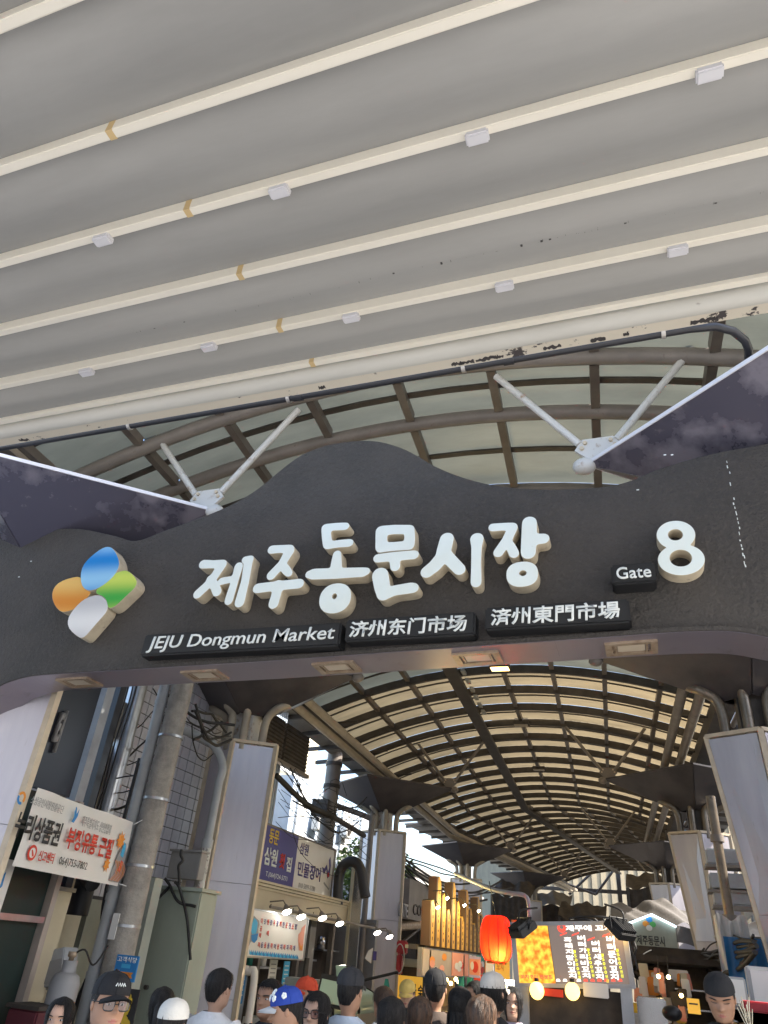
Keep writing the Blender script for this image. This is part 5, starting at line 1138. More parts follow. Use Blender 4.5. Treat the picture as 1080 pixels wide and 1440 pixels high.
# menu board kiosk
YM = 11.5
A, B, C = P(727, 1384, Y=YM), P(890, 1386, Y=YM), P(725, 1300, Y=YM)
mp_ = Panel(A, B, (C - A).length * 1.0, up=(Vector((0, 0, 1)) - (B - A).normalized() * (B - A).normalized().z).normalized())
mn = thing('menu_board', 'backlit skewer menu board with fiery food photo and Korean price columns', 'menu board', (mp_.at(.5, 0).x, YM, 0))
mb = MB(); mp_.slab(mb, 0, 1, 0, 1, -.12, 0); mb.build('case', M['steel_dark'], mn)
for u0, u1, v0, v1 in ((-.02, 1.02, -.05, .02), (-.02, 1.02, .97, 1.04), (-.02, .025, .02, .97), (.975, 1.02, .02, .97)):
    mb = MB(); mp_.slab(mb, u0, u1, v0, v1, -.12, .03); mb.build('frame_bar', M['greysteel'], mn)
shape(mp_, [(.025, .02), (.345, .02), (.325, .97), (.025, .97)], M['photo_fire'], mn, 'food_photo', .004, .004)
shape(mp_, [(.35, .02), (.975, .02), (.975, .97), (.33, .97)], M['menu_dark'], mn, 'menu_face', .004, .004)
Z5 = lambda x, y: (720 + x / 6, 1280 + y / 6)
ML = lambda s_, a, b, m_, bo=.02: let_px(mp_, s_, Z5(*a), Z5(*b), M[m_], mn, bold=bo, off=.01)
ML('제주에 꼬치', (455, 178), (840, 122), 'menu_white', .03)
u, v = puv(mp_, *Z5(420, 150)); shape(mp_, disc_pts(u, v, .04, .08, 16), M['menu_red'], mn, 'chilli_mark', .01); shape(mp_, disc_pts(u, v + .01, .018, .03, 10), M['menu_dark'], mn, 'chilli_mark', .013)
for txt, x, y0, y1 in (('흑돼지말이꼬치', 470, 225, 580), ('버터가리비꼬치', 585, 210, 580), ('버터새우꼬치', 705, 255, 590), ('버터문어꼬치', 830, 215, 595)):
    n = len(txt); st_ = (y1 - y0) / n
    for k, ch in enumerate(txt):
        y = y0 + st_ * k; x_ = x + 7 * k; ML(ch, (x_ - 30, y + st_ - 6), (x_ + 30, y + 2), 'menu_white', .03)
    for k in range(7):
        y = y0 + 110 + k * 36; ML('₩5000'[k % 5] if k < 5 else '원', (x + 58 + 7 * k - 9, y + 28), (x + 58 + 7 * k + 9, y), 'menu_yellow', .02)
for x, y in ((435, 205), (535, 205), (668, 245), (795, 212)): u, v = puv(mp_, *Z5(x, y)); shape(mp_, [(u - .035, v - .03), (u + .03, v + .015), (u + .035, v + .04), (u - .03, v)], M['menu_red'], mn, 'ribbon_mark', .01)
ML('꼬치구이 전문점', (75, 578), (340, 545), 'menu_red', .03)
for k in range(10): u, v = puv(mp_, *Z5(390 + 58 * k, 590)); shape(mp_, [(u - .02, v - .02), (u - .012, v + .02), (u + .012, v + .02), (u + .02, v - .02)], M['menu_red'] if k > 3 else M['menu_white'], mn, 'flame_mark', .01)
for u in (.02, .90):
    mb = MB(); q = mp_.at(u + .04, -.03); mb.box(q.x - .07, q.x + .07, YM - .1, YM + .04, 0, q.z); mb.build('post', M['greysteel'], mn)
MB().box(A.x + .1, B.x - .1, YM + .0, YM + .05, .9, A.z + .02).build('back_panel', M['dark_in'], mn)
q = P(838, 1390, Y=YM); MB().box(q.x - .16, q.x + .16, YM - .06, YM - .01, q.z - .1, q.z + .06).build('white_plaque', M['vinyl'], mn, bevel=.01)
a, b = P(765, 1400, Y=YM), P(792, 1392, Y=YM); MB().box(a.x, b.x, YM - .05, YM - .01, a.z, b.z).build('red_plaque', M['print_red'], mn)
for px, py, lb in ((755, 1393, 'left yellow globe lamp under the menu board'), (805, 1394, 'right yellow globe lamp under the menu board')):
    q = P(px, py, Y=YM - .2); t = thing('globe_lamp', lb, 'lamp', q, 'globe lamps under the menu board'); MB().ball(q, .095, 18, 12, sz=1.08).build('globe', M['globe'], t); MB().tube([q + Vector((0, 0, .09)), q + Vector((0, 0, .14))], .03, 8).build('cap', M['black'], t)
def flood(q, d, lb, amber):
    t = thing('floodlight', lb, 'floodlight', q); d = Vector(d).normalized(); r = d.cross(Vector((0, 0, 1))).normalized(); u = r.cross(d)
    MB().obox(q, r, d, u, .19, .05, .14).build('housing', M['black'], t, bevel=.01); MB().obox(q + d * .052, r, d, u, .165, .004, .115).build('glass', M['amberlamp'] if amber else M['glass_dark'], t)
    mb = MB()
    for k in range(7): mb.obox(q - d * .07 + r * (.15 - .05 * k), r, d, u, .008, .025, .12)
    mb.build('cooling_fin', M['black'], t, kind='stuff'); MB().tube([q + r * .2, q + r * .21 - d * .1 + u * .1, q - r * .21 - d * .1 + u * .1, q - r * .2], .012, 6).build('bracket', M['black'], t)
    MB().tube(smooth_open([q - d * .08, q - d * .2 + u * .1, q - d * .1 + u * .35], 4), .012, 6).build('flex', M['black'], t)
flood(P(735, 1307, Y=11.3), (.5, .35, -.9), 'black floodlight over the left corner of the menu board', False)
flood(P(872, 1308, Y=11.3), (-.55, .3, -.75), 'black floodlight over the right corner of the menu board', True)
for k in range(5): cable(P(800 + 12 * k, 1292, Y=11.5), P(888, 1300 + 6 * k, Y=11.6), -.06 + .04 * k, .014, 'black lead looped behind the top of the menu board', 'leads behind the menu board')
for k in range(4): cable(P(882 + 2 * k, 1300, Y=11.6), P(888 + 3 * k, 1345 + 6 * k, Y=11.62), .02, .016, 'black lead hanging at the right edge of the menu board', 'leads beside the menu board', wob=.02)
q = P(725, 1250, Y=13.4); tag(MB().tube(smooth_open([P(640, 1228, Y=15), P(690, 1250, Y=14), P(718, 1256, Y=13.6), P(741, 1262, Y=13.4), P(745, 1295, Y=13.4)], 5), .035, 8).build('conduit_pipe', M['greysteel']), 'thin grey pipe bending down to the menu board', 'pipe')
# dark bulk of the far capitals and hanging stuff is in the columns; far end of the arcade
fb = thing('far_building', 'tall sunlit cream building closing the far end of the arcade', 'building', (2, 78, 0))
MB().box(-14, 22, 78, 90, 0, 24).build('wall', M['far_plaster'], fb)
for k in range(30): MB().box(-10 + k * .9, -9.7 + k * .9, 77.9, 78, 3, 24).build('pilaster_strip', M['far_plaster'], fb)
fb.rotation_euler.z = math.radians(28)
q = Vector((3.8, 77.7, 0)); w_ = MB().box(q.x - .5, q.x + .5, 77.6, 77.8, 8, 16).build('window', M['print_cyan'], fb)
for z in (9.5, 11.5, 13.5): MB().box(q.x - .6, q.x + .6, 77.57, 77.6, z, z + .1).build('window_bar', M['greysteel'], w_)
q = P(860, 1254, Y=62); MB().bar((q.x - 6, 62, q.z), (q.x + 5, 62, q.z), .2, .25).build('cross_beam', M['steel_dark'], roof)
q = P(868, 1215, Y=62); MB().bar((q.x, 62, 2), (q.x, 62, q.z + .5), .35, .3).build('end_post', M['steel_dark'], roof)
for (px0, py0, px1, py1) in ((800, 1258, 845, 1215), (838, 1258, 862, 1225), (790, 1240, 838, 1258)): MB().tube([P(px0, py0, Y=61.5), P(px1, py1, Y=61.5)], .1, 6).build('end_brace', M['steel_dark'], roof)
for k, (px0, px1, py0, py1, Y, lb) in enumerate(((690, 745, 1236, 1300, 44, 'dark market awning far down the left side of the arcade'), (735, 800, 1252, 1300, 50, 'grey sagging tarpaulin roof below the far end of the vault'), (785, 850, 1268, 1302, 46, 'low dark stall roof behind the menu board'), (885, 960, 1225, 1300, 44, 'dark awning wall behind the gable sign'))):
    a, b = P(px0, py1, Y=Y), P(px1, py0, Y=Y); t = thing('awning', lb, 'awning', (a.x, Y, 0), 'awnings far down the arcade')
    MB().grid(lambda u, v, a=a, b=b, Y=Y, k=k: (a.x + (b.x - a.x) * u, Y + 2.2 * v, b.z - .9 + .9 * v + .10 * math.sin(u * 11 + k) + .05 * math.sin(u * 27 + 5 * v)), 24, 8).build('sheet', M['tarp'] if k == 1 else M['dark_in'], t)
    MB().grid(lambda u, v, a=a, b=b, Y=Y, k=k: (a.x + (b.x - a.x) * u, Y + .05 * math.sin(u * 40), b.z - .9 - (b.z - a.z - .6) * v + .10 * math.sin(u * 11 + k)), 24, 3).build('valance', M['dark_in'], t)
    for x in (a.x + .1, b.x - .1): MB().tube([(x, Y, 0), (x, Y, b.z - .9)], .06, 6).build('pole', M['steel_dark'], t)
# ------------------------------------------------------------------ right side
rb = thing('right_building', 'pale shop buildings standing along the right of the arcade', 'building', (7, 28, 0))
MB().box(4.6, 9, 9.5, 62, 0, 6.4).build('wall', M['white_wall'], rb)
for k in range(9): w_ = MB().box(4.52, 4.6, 12 + k * 4.2, 14.2 + k * 4.2, 3.6, 5.0).build('window', M['greysteel'], rb); MB().box(4.51, 4.519, 12.1 + k * 4.2, 14.1 + k * 4.2, 3.7, 4.9).build('pane', M['window'], w_)
p = P(1018, 1240, Y=15.5); t = thing('drain_pipe', 'dark downpipe between the two nearest right columns', 'pipe', (p.x, 15.5, 0)); MB().tube([(p.x + .1, 15.5, 0), (p.x, 15.5, 3), (p.x, 15.5, 4.9)], .085, 12).build('pipe', M['pipe_rust'], t)
for z in (1.4, 2.8, 4.1): MB().tube([(p.x, 15.5, z), (p.x, 15.5, z + .12)], .12, 12).build('socket', M['steel_brown'], t)
for k, (px, py, w2, d2) in enumerate(((1035, 1240, .55, .1), (1042, 1262, .6, .1), (1030, 1205, .5, .1))):
    q = P(px, py, Y=17.5); t = thing('condenser_unit', ('stacked grey wall unit behind the dark downpipe, middle one', 'stacked grey wall unit behind the dark downpipe, lowest', 'stacked grey wall unit behind the dark downpipe, topmost')[k], 'air conditioner', q); MB().box(q.x - .5, q.x + .5, 17.4, 17.9, q.z - .16, q.z + .14).build('case', M['greysteel'], t, bevel=.03); MB().box(q.x - .55, q.x + .55, 17.35, 17.95, q.z - .22, q.z - .165).build('bracket', M['steel_brown'], t)
q0, q1 = P(1020, 1292, Y=18), P(1062, 1312, Y=18)
t = thing('parasol', 'white parasol roof behind the nearest right column', 'parasol', (q0.x + 1, 18, 0)); MB().lathe((q0.x + 1.2, 18, q1.z - .12), [(1.5, 0), (1.2, .12), (.6, .35), (0, .55)], 8, smooth=False).build('canopy', M['vinyl'], t); MB().tube([(q0.x + 1.2, 18, 0), (q0.x + 1.2, 18, q1.z + .3)], .03, 8).build('pole', M['galv'], t)
q = P(1055, 1345, Y=14.2); t = thing('tarpaulin', 'blue plastic sheet hung behind the tall white box', 'tarpaulin', q); MB().grid(lambda u, v: (q.x - .35 + .9 * u, 14.2 + .06 * math.sin(u * 17), q.z - .5 + .75 * v), 20, 2).build('sheet', M['blue_tarp'], t)
q = P(1042, 1330, Y=14.6); t = thing('clear_sheet', 'crumpled pale plastic sheet beside the blue one', 'tarpaulin', q); MB().grid(lambda u, v: (q.x - .35 + .5 * u, 14.6 + .07 * math.sin(u * 21 + 3 * v), q.z - .4 + .8 * v + .05 * math.sin(9 * u)), 18, 4).build('sheet', M['vinyl'], t)
a, b = P(1016, 1412, Y=8.6), P(1047, 1375, Y=8.6); t = thing('switch_box', 'square white electrical box behind the man in black', 'electrical box', (a.x, 8.6, a.z)); MB().box(a.x, b.x, 8.55, 8.75, a.z, b.z).build('case', M['pvc'], t, bevel=.012); MB().box(a.x + .02, b.x - .02, 8.535, 8.548, a.z + .02, b.z - .02).build('door', M['vinyl'], t)
MB().bar(((a.x + b.x) / 2, 8.7, 0), ((a.x + b.x) / 2, 8.7, a.z), .06, .06).build('stand', M['galv'], t)
a, b = P(1057, 1417, Y=8.0), P(1074, 1360, Y=8.0); t = thing('tall_switch_box', 'tall narrow white electrical box at the right edge', 'electrical box', (a.x, 8.0, a.z)); MB().box(a.x, b.x + .05, 7.95, 8.12, a.z, b.z).build('case', M['pvc'], t, bevel=.012); MB().box(a.x + .03, b.x + .02, 7.935, 7.948, a.z + .03, b.z - .03).build('door', M['vinyl'], t); MB().bar((a.x + .1, 8.05, 0), (a.x + .1, 8.05, a.z), .06, .06).build('stand', M['galv'], t)
q = P(1064, 1432, Y=7.0); t = thing('stall_cart', 'wooden stall cart with a red edge at the right bottom corner', 'stall', (q.x, 7.0, 0)); MB().box(q.x - .09, q.x + .87, 6.83, 7.57, .12, q.z - .03).build('body', M['wood_dark'], t)
for k in range(8):
    h_ = (q.z - .18) / 8; MB().box(q.x - .12, q.x + .9, 6.8, 6.828, .14 + k * h_, .14 + (k + .92) * h_).build('board', M['wood'], t); MB().box(q.x - .122, q.x - .094, 6.83, 7.57, .14 + k * h_, .14 + (k + .92) * h_).build('board', M['wood'], t)
for x_ in (q.x - .05, q.x + .8):
    MB().tube([(x_, 6.95, .12), (x_ + .04, 6.95, .12)], .12, 16).build('wheel', M['black'], t); MB().tube([(x_, 7.45, .12), (x_ + .04, 7.45, .12)], .12, 16).build('wheel', M['black'], t); MB().box(q.x - .14, q.x + .92, 6.78, 7.62, q.z - .03, q.z + .03).build('top', M['wood'], t)
q = P(1056, 1412, Y=7.3); MB().box(q.x - .06, q.x + .2, 7.2, 7.5, q.z - .05, q.z + .02).build('red_lid', M['red_plastic'], t, bevel=.01); MB().box(q.x - .06, q.x + .8, 7.15, 7.55, q.z - .16, q.z - .052).build('green_edge', M['plaster_green'], t)
# gable sign with the flower emblem
a, b = P(888, 1337, Y=26), P(936, 1337, Y=26); pn = Panel((a.x, 26, a.z), (b.x + .35, 26, a.z), (P(900, 1300, Y=26).z - a.z)); t = thing('gable_sign', 'grey gable shaped sign with the flower emblem and black brush lettering', 'sign', pn.at(.5, 0))
mb = MB(); mb.prism([pn.at(u, v, 0) for u, v in ((-.05, 0), (1, 0), (1, 1.0), (.52, 1.38), (-.05, .95))], -pn.n * .15); mb.build('board', M['plaster_green'], t)
MB().bar(pn.at(-.07, .96, .0), pn.at(.52, 1.40, .0), .2, .05).build('light_edge', emat('cool_light_edge', (.7, .9, 1), 1.2), t); MB().bar(pn.at(.52, 1.40, .0), pn.at(1.02, 1.0, .0), .2, .05).build('light_edge', bpy.data.materials['cool_light_edge'], t)
let_px(pn, '제주동문시', (896, 1328), (934, 1317), M['print_black'], t, bold=.02)
for k, (m_, dx, dy) in enumerate((('print_blue', 0, -7), ('print_orange', -5, -1), ('print_green', 5, 0), ('vinyl', 0, 5))): u, v = puv(pn, 913 + dx, 1300 + dy); shape(pn, disc_pts(u, v, .07, .11, 12), M[m_], t, 'emblem_petal', .004 + .003 * k)
t = thing('tarpaulin', 'crumpled grey tarpaulin roof above the gable sign', 'tarpaulin', P(905, 1275, Y=27)); c0 = P(905, 1275, Y=27)
MB().grid(lambda u, v: (c0.x - 1.1 + 2.6 * u, 27 + 2.5 * v, c0.z - .35 + .75 * v + .12 * math.sin(u * 9 + 2 * v) + .06 * math.sin(u * 23 + v * 11) - .5 * abs(u - .5)), 30, 14).build('sheet', M['tarp'], t)
MB().grid(lambda u, v: (c0.x - 1.1 + 2.6 * u, 27 + .1 * math.sin(u * 15), c0.z - .38 - .45 * v + .08 * math.sin(u * 9) - .5 * abs(u - .5)), 30, 4).build('valance', M['tarp'], t)
q = P(880, 1345, Y=25); MB().box(q.x - .3, q.x + 2.4, 24.8, 27, q.z - .5, q.z).build('dark_header', M['dark_in'], t)
# right stall goods
rs = thing('market_stall', 'warm lit market stall with hanging goods right of the menu board', 'stall', (0.4, 17, 0))
MB().box(-.6, 1.4, 20.4, 20.6, 0, 2.5).build('rear_wall', M['dark_in'], rs); MB().box(-.55, 1.3, 17.0, 20.4, 2.15, 2.25).build('roof', M['dark_in'], rs)
for k in range(3): MB().box(-.5, 1.2, 19.6, 20.2, 1.0 + .35 * k, 1.03 + .35 * k).build('shelf', M['stainless'], rs)
MB().box(-.5, 1.2, 17.4, 18.0, 0, .95).build('counter', M['stainless'], rs)
for y in (17.1, 20.3): MB().box(1.25, 1.33, y, y + .08, 0, 2.2).build('post', M['steel_brown'], rs)
a, b = P(898, 1440, Y=13.2), P(936, 1405, Y=13.2); fr = thing('steel_fridge', 'stainless steel fridge at the foot of the market stall', 'fridge', (a.x, 13.2, 0)); MB().box(a.x, b.x, 13.2, 13.9, 0, b.z).build('case', M['stainless'], fr, bevel=.02); MB().box(a.x + .03, (a.x + b.x) / 2 - .01, 13.17, 13.195, .1, b.z - .05).build('door', M['stainless'], fr); MB().box((a.x + b.x) / 2 + .01, b.x - .03, 13.17, 13.195, .1, b.z - .05).build('door', M['stainless'], fr)
rr = random.Random(5)
for k in range(44):
    px, py = rr.uniform(897, 968), rr.uniform(1368, 1432); q = P(px, py, Y=rr.uniform(15.5, 17.2)); m_ = rr.choice(('vinyl', 'plaster_pink', 'print_pink', 'plaster', 'print_orange', 'plain_grey', 'dark_in', 'print_yellow', 'vinyl'))
    w2, h2 = rr.uniform(.04, .1), rr.uniform(.06, .16); o = MB().obox(q, (1, rr.uniform(-.2, .2), 0), (0, 1, 0), (rr.uniform(-.15, .15), 0, 1), w2, .03, h2).build('packet', M[m_], bevel=.012); tag(o, {'vinyl': 'white', 'plaster_pink': 'beige', 'print_pink': 'salmon pink', 'plaster': 'cream', 'print_orange': 'orange', 'plain_grey': 'grey', 'dark_in': 'dark brown', 'print_yellow': 'yellow'}[m_] + ' packet among the goods hanging in the warm lit stall', 'packet', 'goods hanging in the right stall')
for k, (px, py) in enumerate(((926, 1373), (940, 1374), (958, 1400))):
    q = P(px, py, Y=15.2); t = thing('bulb', 'bare warm bulb among the goods of the right stall', 'lamp', q, 'bulbs in the right stall'); MB().ball(q, .032, 10, 8).build('glass', M['bulb'], t); MB().tube([q + Vector((0, 0, .03)), q + Vector((.02, 0, .3))], .008, 5).build('flex', M['black'], t)
a, b = P(968, 1425, Y=10.5), P(983, 1405, Y=10.5); s_ = sign('price_card', 'yellow price card standing left of the man in black', 'sign', Panel((a.x, 10.5, a.z), (b.x, 10.5, a.z), b.z - a.z), .015, M['yellow_sign']); shape(Panel((a.x, 10.5, a.z), (b.x, 10.5, a.z), b.z - a.z), [(.15, .6), (.85, .6), (.85, .7), (.15, .7)], M['print_black'], s_, 'text_line')
q = P(945, 1425, Y=12.5); tag(MB().ball(q, .13, 14, 10, sz=.7).build('cushion', M['black']), 'dark round bundle on the counter of the right stall', 'bundle')
for (a, b, Y, lb) in (((868, 1440), (892, 1350), 11.9, 'rusty grey post right of the menu board'),): pass
# cables wrapped round the right columns
for k in range(12):
    r_ = random.Random(k + 50); cable(P(890 + r_.uniform(-5, 5), 1362 + r_.uniform(-6, 8), Y=20), P(985 + r_.uniform(-4, 6), 1345 + r_.uniform(-12, 14), Y=21.4), r_.uniform(-.4, .5), r_.uniform(.012, .03), 'black cable slung from the stall to the second right column', 'cables at the second right column', wob=.03)
for k in range(9):
    r_ = random.Random(k + 80); cable(P(990 + r_.uniform(-6, 4), 1350 + r_.uniform(-14, 14), Y=20.6), P(1062 + r_.uniform(-3, 3), 1318 + r_.uniform(-3, 22), Y=12.2), r_.uniform(-.15, .35), r_.uniform(.012, .04), 'black cable slung between the two nearest right columns', 'cables between the right columns', wob=.02)
for k in range(4):
    r_ = random.Random(k + 20); cable(P(975 + 4 * k, 1340, Y=21.2), P(988 + 5 * k, 1432, Y=21.0), .02, .02, 'black cable running down the second right column', 'cables down the second right column', wob=.03)
# black wires by the blue building and the poles
for k in range(10):
    r_ = random.Random(k + 300); cable(P(560 + r_.uniform(0, 10), 1195 + r_.uniform(0, 30), Y=25), P(660 + r_.uniform(0, 70), 1225 + r_.uniform(0, 50), Y=34 + r_.uniform(-3, 3)), r_.uniform(0, .8), r_.choice((.02, .025, .04)), 'black cable crossing before the pale blue building', 'cables before the blue building', wob=.04)
# floodlights hung under the vault
for k, (px, py, Y) in enumerate(((703, 938, 16.3), (733, 1018, 22.6), (758, 1081, 29.0), (775, 1128, 37.0))):
    q = P(px, py, Y=Y); t = thing('floodlight', ('amber lit floodlight hanging nearest under the vault', 'second floodlight hanging under the vault crown', 'third floodlight under the vault crown', 'small farthest floodlight under the vault crown')[k], 'floodlight', q, 'floodlights under the vault')
    MB().box(q.x - .24, q.x + .24, Y - .15, Y + .15, q.z - .04, q.z + .07).build('housing', M['steel_dark'], t, bevel=.015); MB().box(q.x - .21, q.x + .21, Y - .12, Y + .12, q.z - .06, q.z - .042).build('glass', M['amberlamp'] if k == 0 else M['light_lens'], t)
    z1 = ZR(q.x - CX(Y)) ; MB().tube([(q.x - .2, Y, q.z), (q.x - .2, Y, q.z + .18), (q.x + .2, Y, q.z + .18), (q.x + .2, Y, q.z)], .012, 6).build('bracket', M['steel_dark'], t); MB().tube([(q.x, Y, q.z + .18), (q.x, Y, max(z1, q.z + .3))], .015, 6).build('rod', M['steel_dark'], t)
# red hose box on the second left column
q = P(565, 1345, Y=20.5); t = thing('hose_box', 'red plastic box with a looped white cord by the second left column', 'box', q); MB().box(q.x - .13, q.x + .13, 20.4, 20.6, q.z + .05, q.z + .35).build('case', M['red_plastic'], t, bevel=.03); MB().box(q.x - .12, q.x + .02, 20.42, 20.58, q.z - .4, q.z + .046).build('tail', M['red_plastic'], t, bevel=.03)
MB().tube([q + Vector((-.02 + .13 * math.cos(a), -.14, -.05 + .32 * math.sin(a))) for a in [j * .35 for j in range(19)]], .014, 5).build('cord', M['vinyl'], t)
#@@PART4
# ------------------------------------------------------------------ people
SK = [mat('skin_%s' % n, c, 0.5, spec=0.35, col2=tuple(x * .9 for x in c), nscale=14) for n, c in (('fair', (0.50, 0.31, 0.22)), ('warm', (0.42, 0.24, 0.155)), ('tan', (0.34, 0.19, 0.12)))]
LIP = mat('lips', (0.36, 0.13, 0.10), 0.4); EYEW = mat('eye_white', (0.6, 0.57, 0.54), 0.2); IRIS = mat('dark_iris', (0.012, 0.008, 0.006), 0.15)
HAIR = {'black': mat('black_hair', (0.008, 0.007, 0.007), 0.5, spec=.3, col2=(0.022, 0.019, 0.018), nscale=30, stretch=(3, 3, .25), bump=.6, bscale=90),
        'brown': mat('brown_hair', (0.035, 0.02, 0.013), 0.4, col2=(0.12, 0.06, 0.03), nscale=22, stretch=(3, 3, .2), bump=.6, bscale=90)}
CL = {}
def cloth(nm, c, c2=None):
    if nm not in CL: CL[nm] = mat(nm + '_cloth', c, .85, col2=c2 or tuple(x * .75 for x in c), nscale=5, bump=.5, bscale=9)
    return CL[nm]
# head cross sections: height (0 chin, 1 crown), half width, front depth, back depth, in head heights
HR = [(-.30, .225, .10, -.27), (-.20, .215, .11, -.27), (-.10, .215, .16, -.27), (-.03, .22, .30, -.28), (.0, .235, .385, -.29), (.04, .26, .42, -.30), (.10, .285, .43, -.32), (.16, .305, .425, -.35), (.22, .32, .42, -.385), (.27, .33, .42, -.41), (.32, .338, .42, -.43),
      (.37, .345, .42, -.45), (.42, .35, .418, -.465), (.46, .352, .415, -.475), (.50, .355, .415, -.48), (.54, .358, .42, -.485), (.58, .36, .43, -.49), (.63, .36, .43, -.49), (.69, .357, .42, -.485), (.76, .345, .395, -.465), (.83, .315, .345, -.425), (.89, .27, .275, -.36), (.94, .205, .195, -.27), (.98, .12, .10, -.16), (1.0, .03, .02, -.05)]
def sect(z):
    for a, b in zip(HR[:-1], HR[1:]):
        if a[0] <= z <= b[0]:
            t = (z - a[0]) / (b[0] - a[0]); return [a[i] + (b[i] - a[i]) * t for i in (1, 2, 3)]
    return HR[0][1:] if z < HR[0][0] else HR[-1][1:]
def hp(z, th, g=1.0, d=0.0):
    """point on the head; th = 0 faces front (+y), in head heights"""
    w_, f, b = sect(z); x = math.sin(th) * (w_ * g + d); c = math.cos(th); sq = abs(c) ** .9 * (1 if c > 0 else -1); y = (f if c > 0 else -b) * g * sq + d * c
    if g == 1.0 and d == 0.0 and c > 0.3:
        G_ = lambda x0, z0, sx, sz: math.exp(-((x - x0) / sx) ** 2 - ((z - z0) / sz) ** 2)
        y += .115 * G_(0, .36, .055, .045) + .07 * G_(0, .43, .045, .09) + .025 * G_(.045, .345, .03, .025) + .025 * G_(-.045, .345, .03, .025)
        y -= .055 * (G_(.15, .50, .075, .045) + G_(-.15, .50, .075, .045)); y += .022 * (G_(.15, .585, .10, .03) + G_(-.15, .585, .10, .03))
        y += .03 * G_(0, .215, .085, .022) + .03 * G_(0, .165, .075, .022) - .02 * G_(0, .19, .09, .010) + .025 * G_(0, .06, .08, .05) + .02 * (G_(.2, .36, .07, .06) + G_(-.2, .36, .07, .06))
    return Vector((x, y, z))
def person(label, pos, head_z, face, shirt, hair='black', style='short', hat=None, hatcol=None, glasses=False, build=1.0, trousers='dark_navy', skin=1, detail=1, arms='down', mark=None, group='people in the market crowd', tilt=0.0, female=False, hs=0.232):
    """pos (x, y); head_z = height of the middle of the head; face = heading of the face in degrees, 0 looks into the arcade (+Y), 180 at the camera"""
    s = hs; chin = head_z - .5 * s; t = thing('person', label, 'person', (pos[0], pos[1], 0), group)
    R = Matrix.Rotation(math.radians(face), 3, 'Z'); o = Vector((pos[0], pos[1], 0))
    Rh = R @ Matrix.Rotation(tilt, 3, 'X')
    W = lambda v: o + R @ Vector(v)
    def Hd(v): return o + Vector((0, 0, chin)) + Rh @ (Vector((v[0], v[1] - .0, v[2])) * s) + R @ Vector((0, .02, 0))
    k = build; sh = chin - .075
    body = MB(); n = 40 if detail else 24
    # torso, neck and head as one loft (rings from hips to crown)
    rings = []
    def ell(z, rx, ry, oy=0): return [W((math.sin(2 * PI * i / n) * rx, math.cos(2 * PI * i / n) * ry + oy, z)) for i in range(n)]
    hip = sh * .60
    for z, rx, ry in ((hip - .08, .15 * k, .11 * k), (hip, .165 * k, .12 * k), (hip + .12, .15 * k, .11 * k), (hip + .26, .155 * k, .115 * k), (sh - .14, .175 * k, .12 * k), (sh - .05, .18 * k, .105 * k), (sh - .01, .15 * k, .085), (sh + .02, .085, .065)): rings.append(ell(z, rx, ry, -.01))
    zs = [h[0] for h in HR] if not detail else sorted(set([h[0] for h in HR] + [.13, .145, .175, .19, .205, .235, .345, .395, .44, .48, .52, .56, .60]))
    for z in zs[1:]: rings.append([Hd(hp(z, 2 * PI * i / n)) for i in range(n)])
    nr = len(rings); body.add([p for r in rings for p in r], [(j * n + i, j * n + (i + 1) % n, (j + 1) * n + (i + 1) % n, (j + 1) * n + i) for j in range(nr - 1) for i in range(n)], 0, True)
    # lips painted on the faces of the mouth
    base = len(rings) - len(zs[1:])
    for q in range((nr - 1) * n):
        j, i = divmod(q, n)
        if j >= base and detail:
            z = .5 * (zs[j - base + 1] + zs[min(j - base + 2, len(zs) - 1)]); th = 2 * PI * (i + .5) / n; th = th if th < PI else th - 2 * PI
            if .155 < z < .228 and abs(th) < .30 - abs(z - .19) * 3: body.m[q] = 1
    # ears
    for sx in (-1, 1): body.ball(Hd((sx * .36, -.03, .44)), .1 * s, 8, 6, 0, .35, .62, 1.1, R)
    # legs and feet
    for sx in (-1, 1):
        body.tube([W((sx * .085 * k, 0, hip)), W((sx * .095 * k, .01, hip * .55)), W((sx * .09 * k, -.01, .08))], [.085 * k, .06, .04], 10, 0); body.ball(W((sx * .09 * k, .07, .045)), .05, 10, 6, 0, .8, 2.2, .8, R)
    # arms, palms and five fingers
    def arm(sx):
        a = W((sx * .19 * k, -.01, sh - .06))
        if arms == 'front': e, h = W((sx * .25 * k, .06, sh - .32)), W((sx * .08 + .05, .30, sh - .26))
        elif arms == 'bag': e, h = W((sx * .24 * k, -.02, sh - .30)), W((sx * .14, .20, sh - .34))
        else: e, h = W((sx * .245 * k, -.03, sh - .31)), W((sx * .25 * k, .05, sh - .56))
        body.tube([a, a.lerp(e, .5), e, e.lerp(h, .45), h], [.05 * k, .046, .038, .038, .027], 10, 0)
        d = (h - e).normalized(); r = d.cross(Vector((0, 0, 1)) if abs(d.z) < .9 else R @ Vector((0, 1, 0))).normalized(); u = r.cross(d)
        pc = h + d * .045; body.obox(pc, r, d, u, .036, .048, .014, 0)
        for f in range(4):
            b0 = pc + d * .042 + r * (.027 - .018 * f); L = (.062, .072, .068, .052)[f]; body.tube([b0 - d * .015, b0 + d * L * .5 - u * .006, b0 + d * L * .85 - u * .022], [.0085, .008, .0065], 6, 0)
        b0 = pc - d * .02 + r * .034; body.tube([b0 - r * .01, b0 + r * .022 + d * .025, b0 + r * .026 + d * .055 - u * .008], [.011, .0095, .007], 6, 0)
        return a, e, h
    ars = [arm(-1), arm(1)]
    bo = body.build('body', [SK[skin], LIP], t)
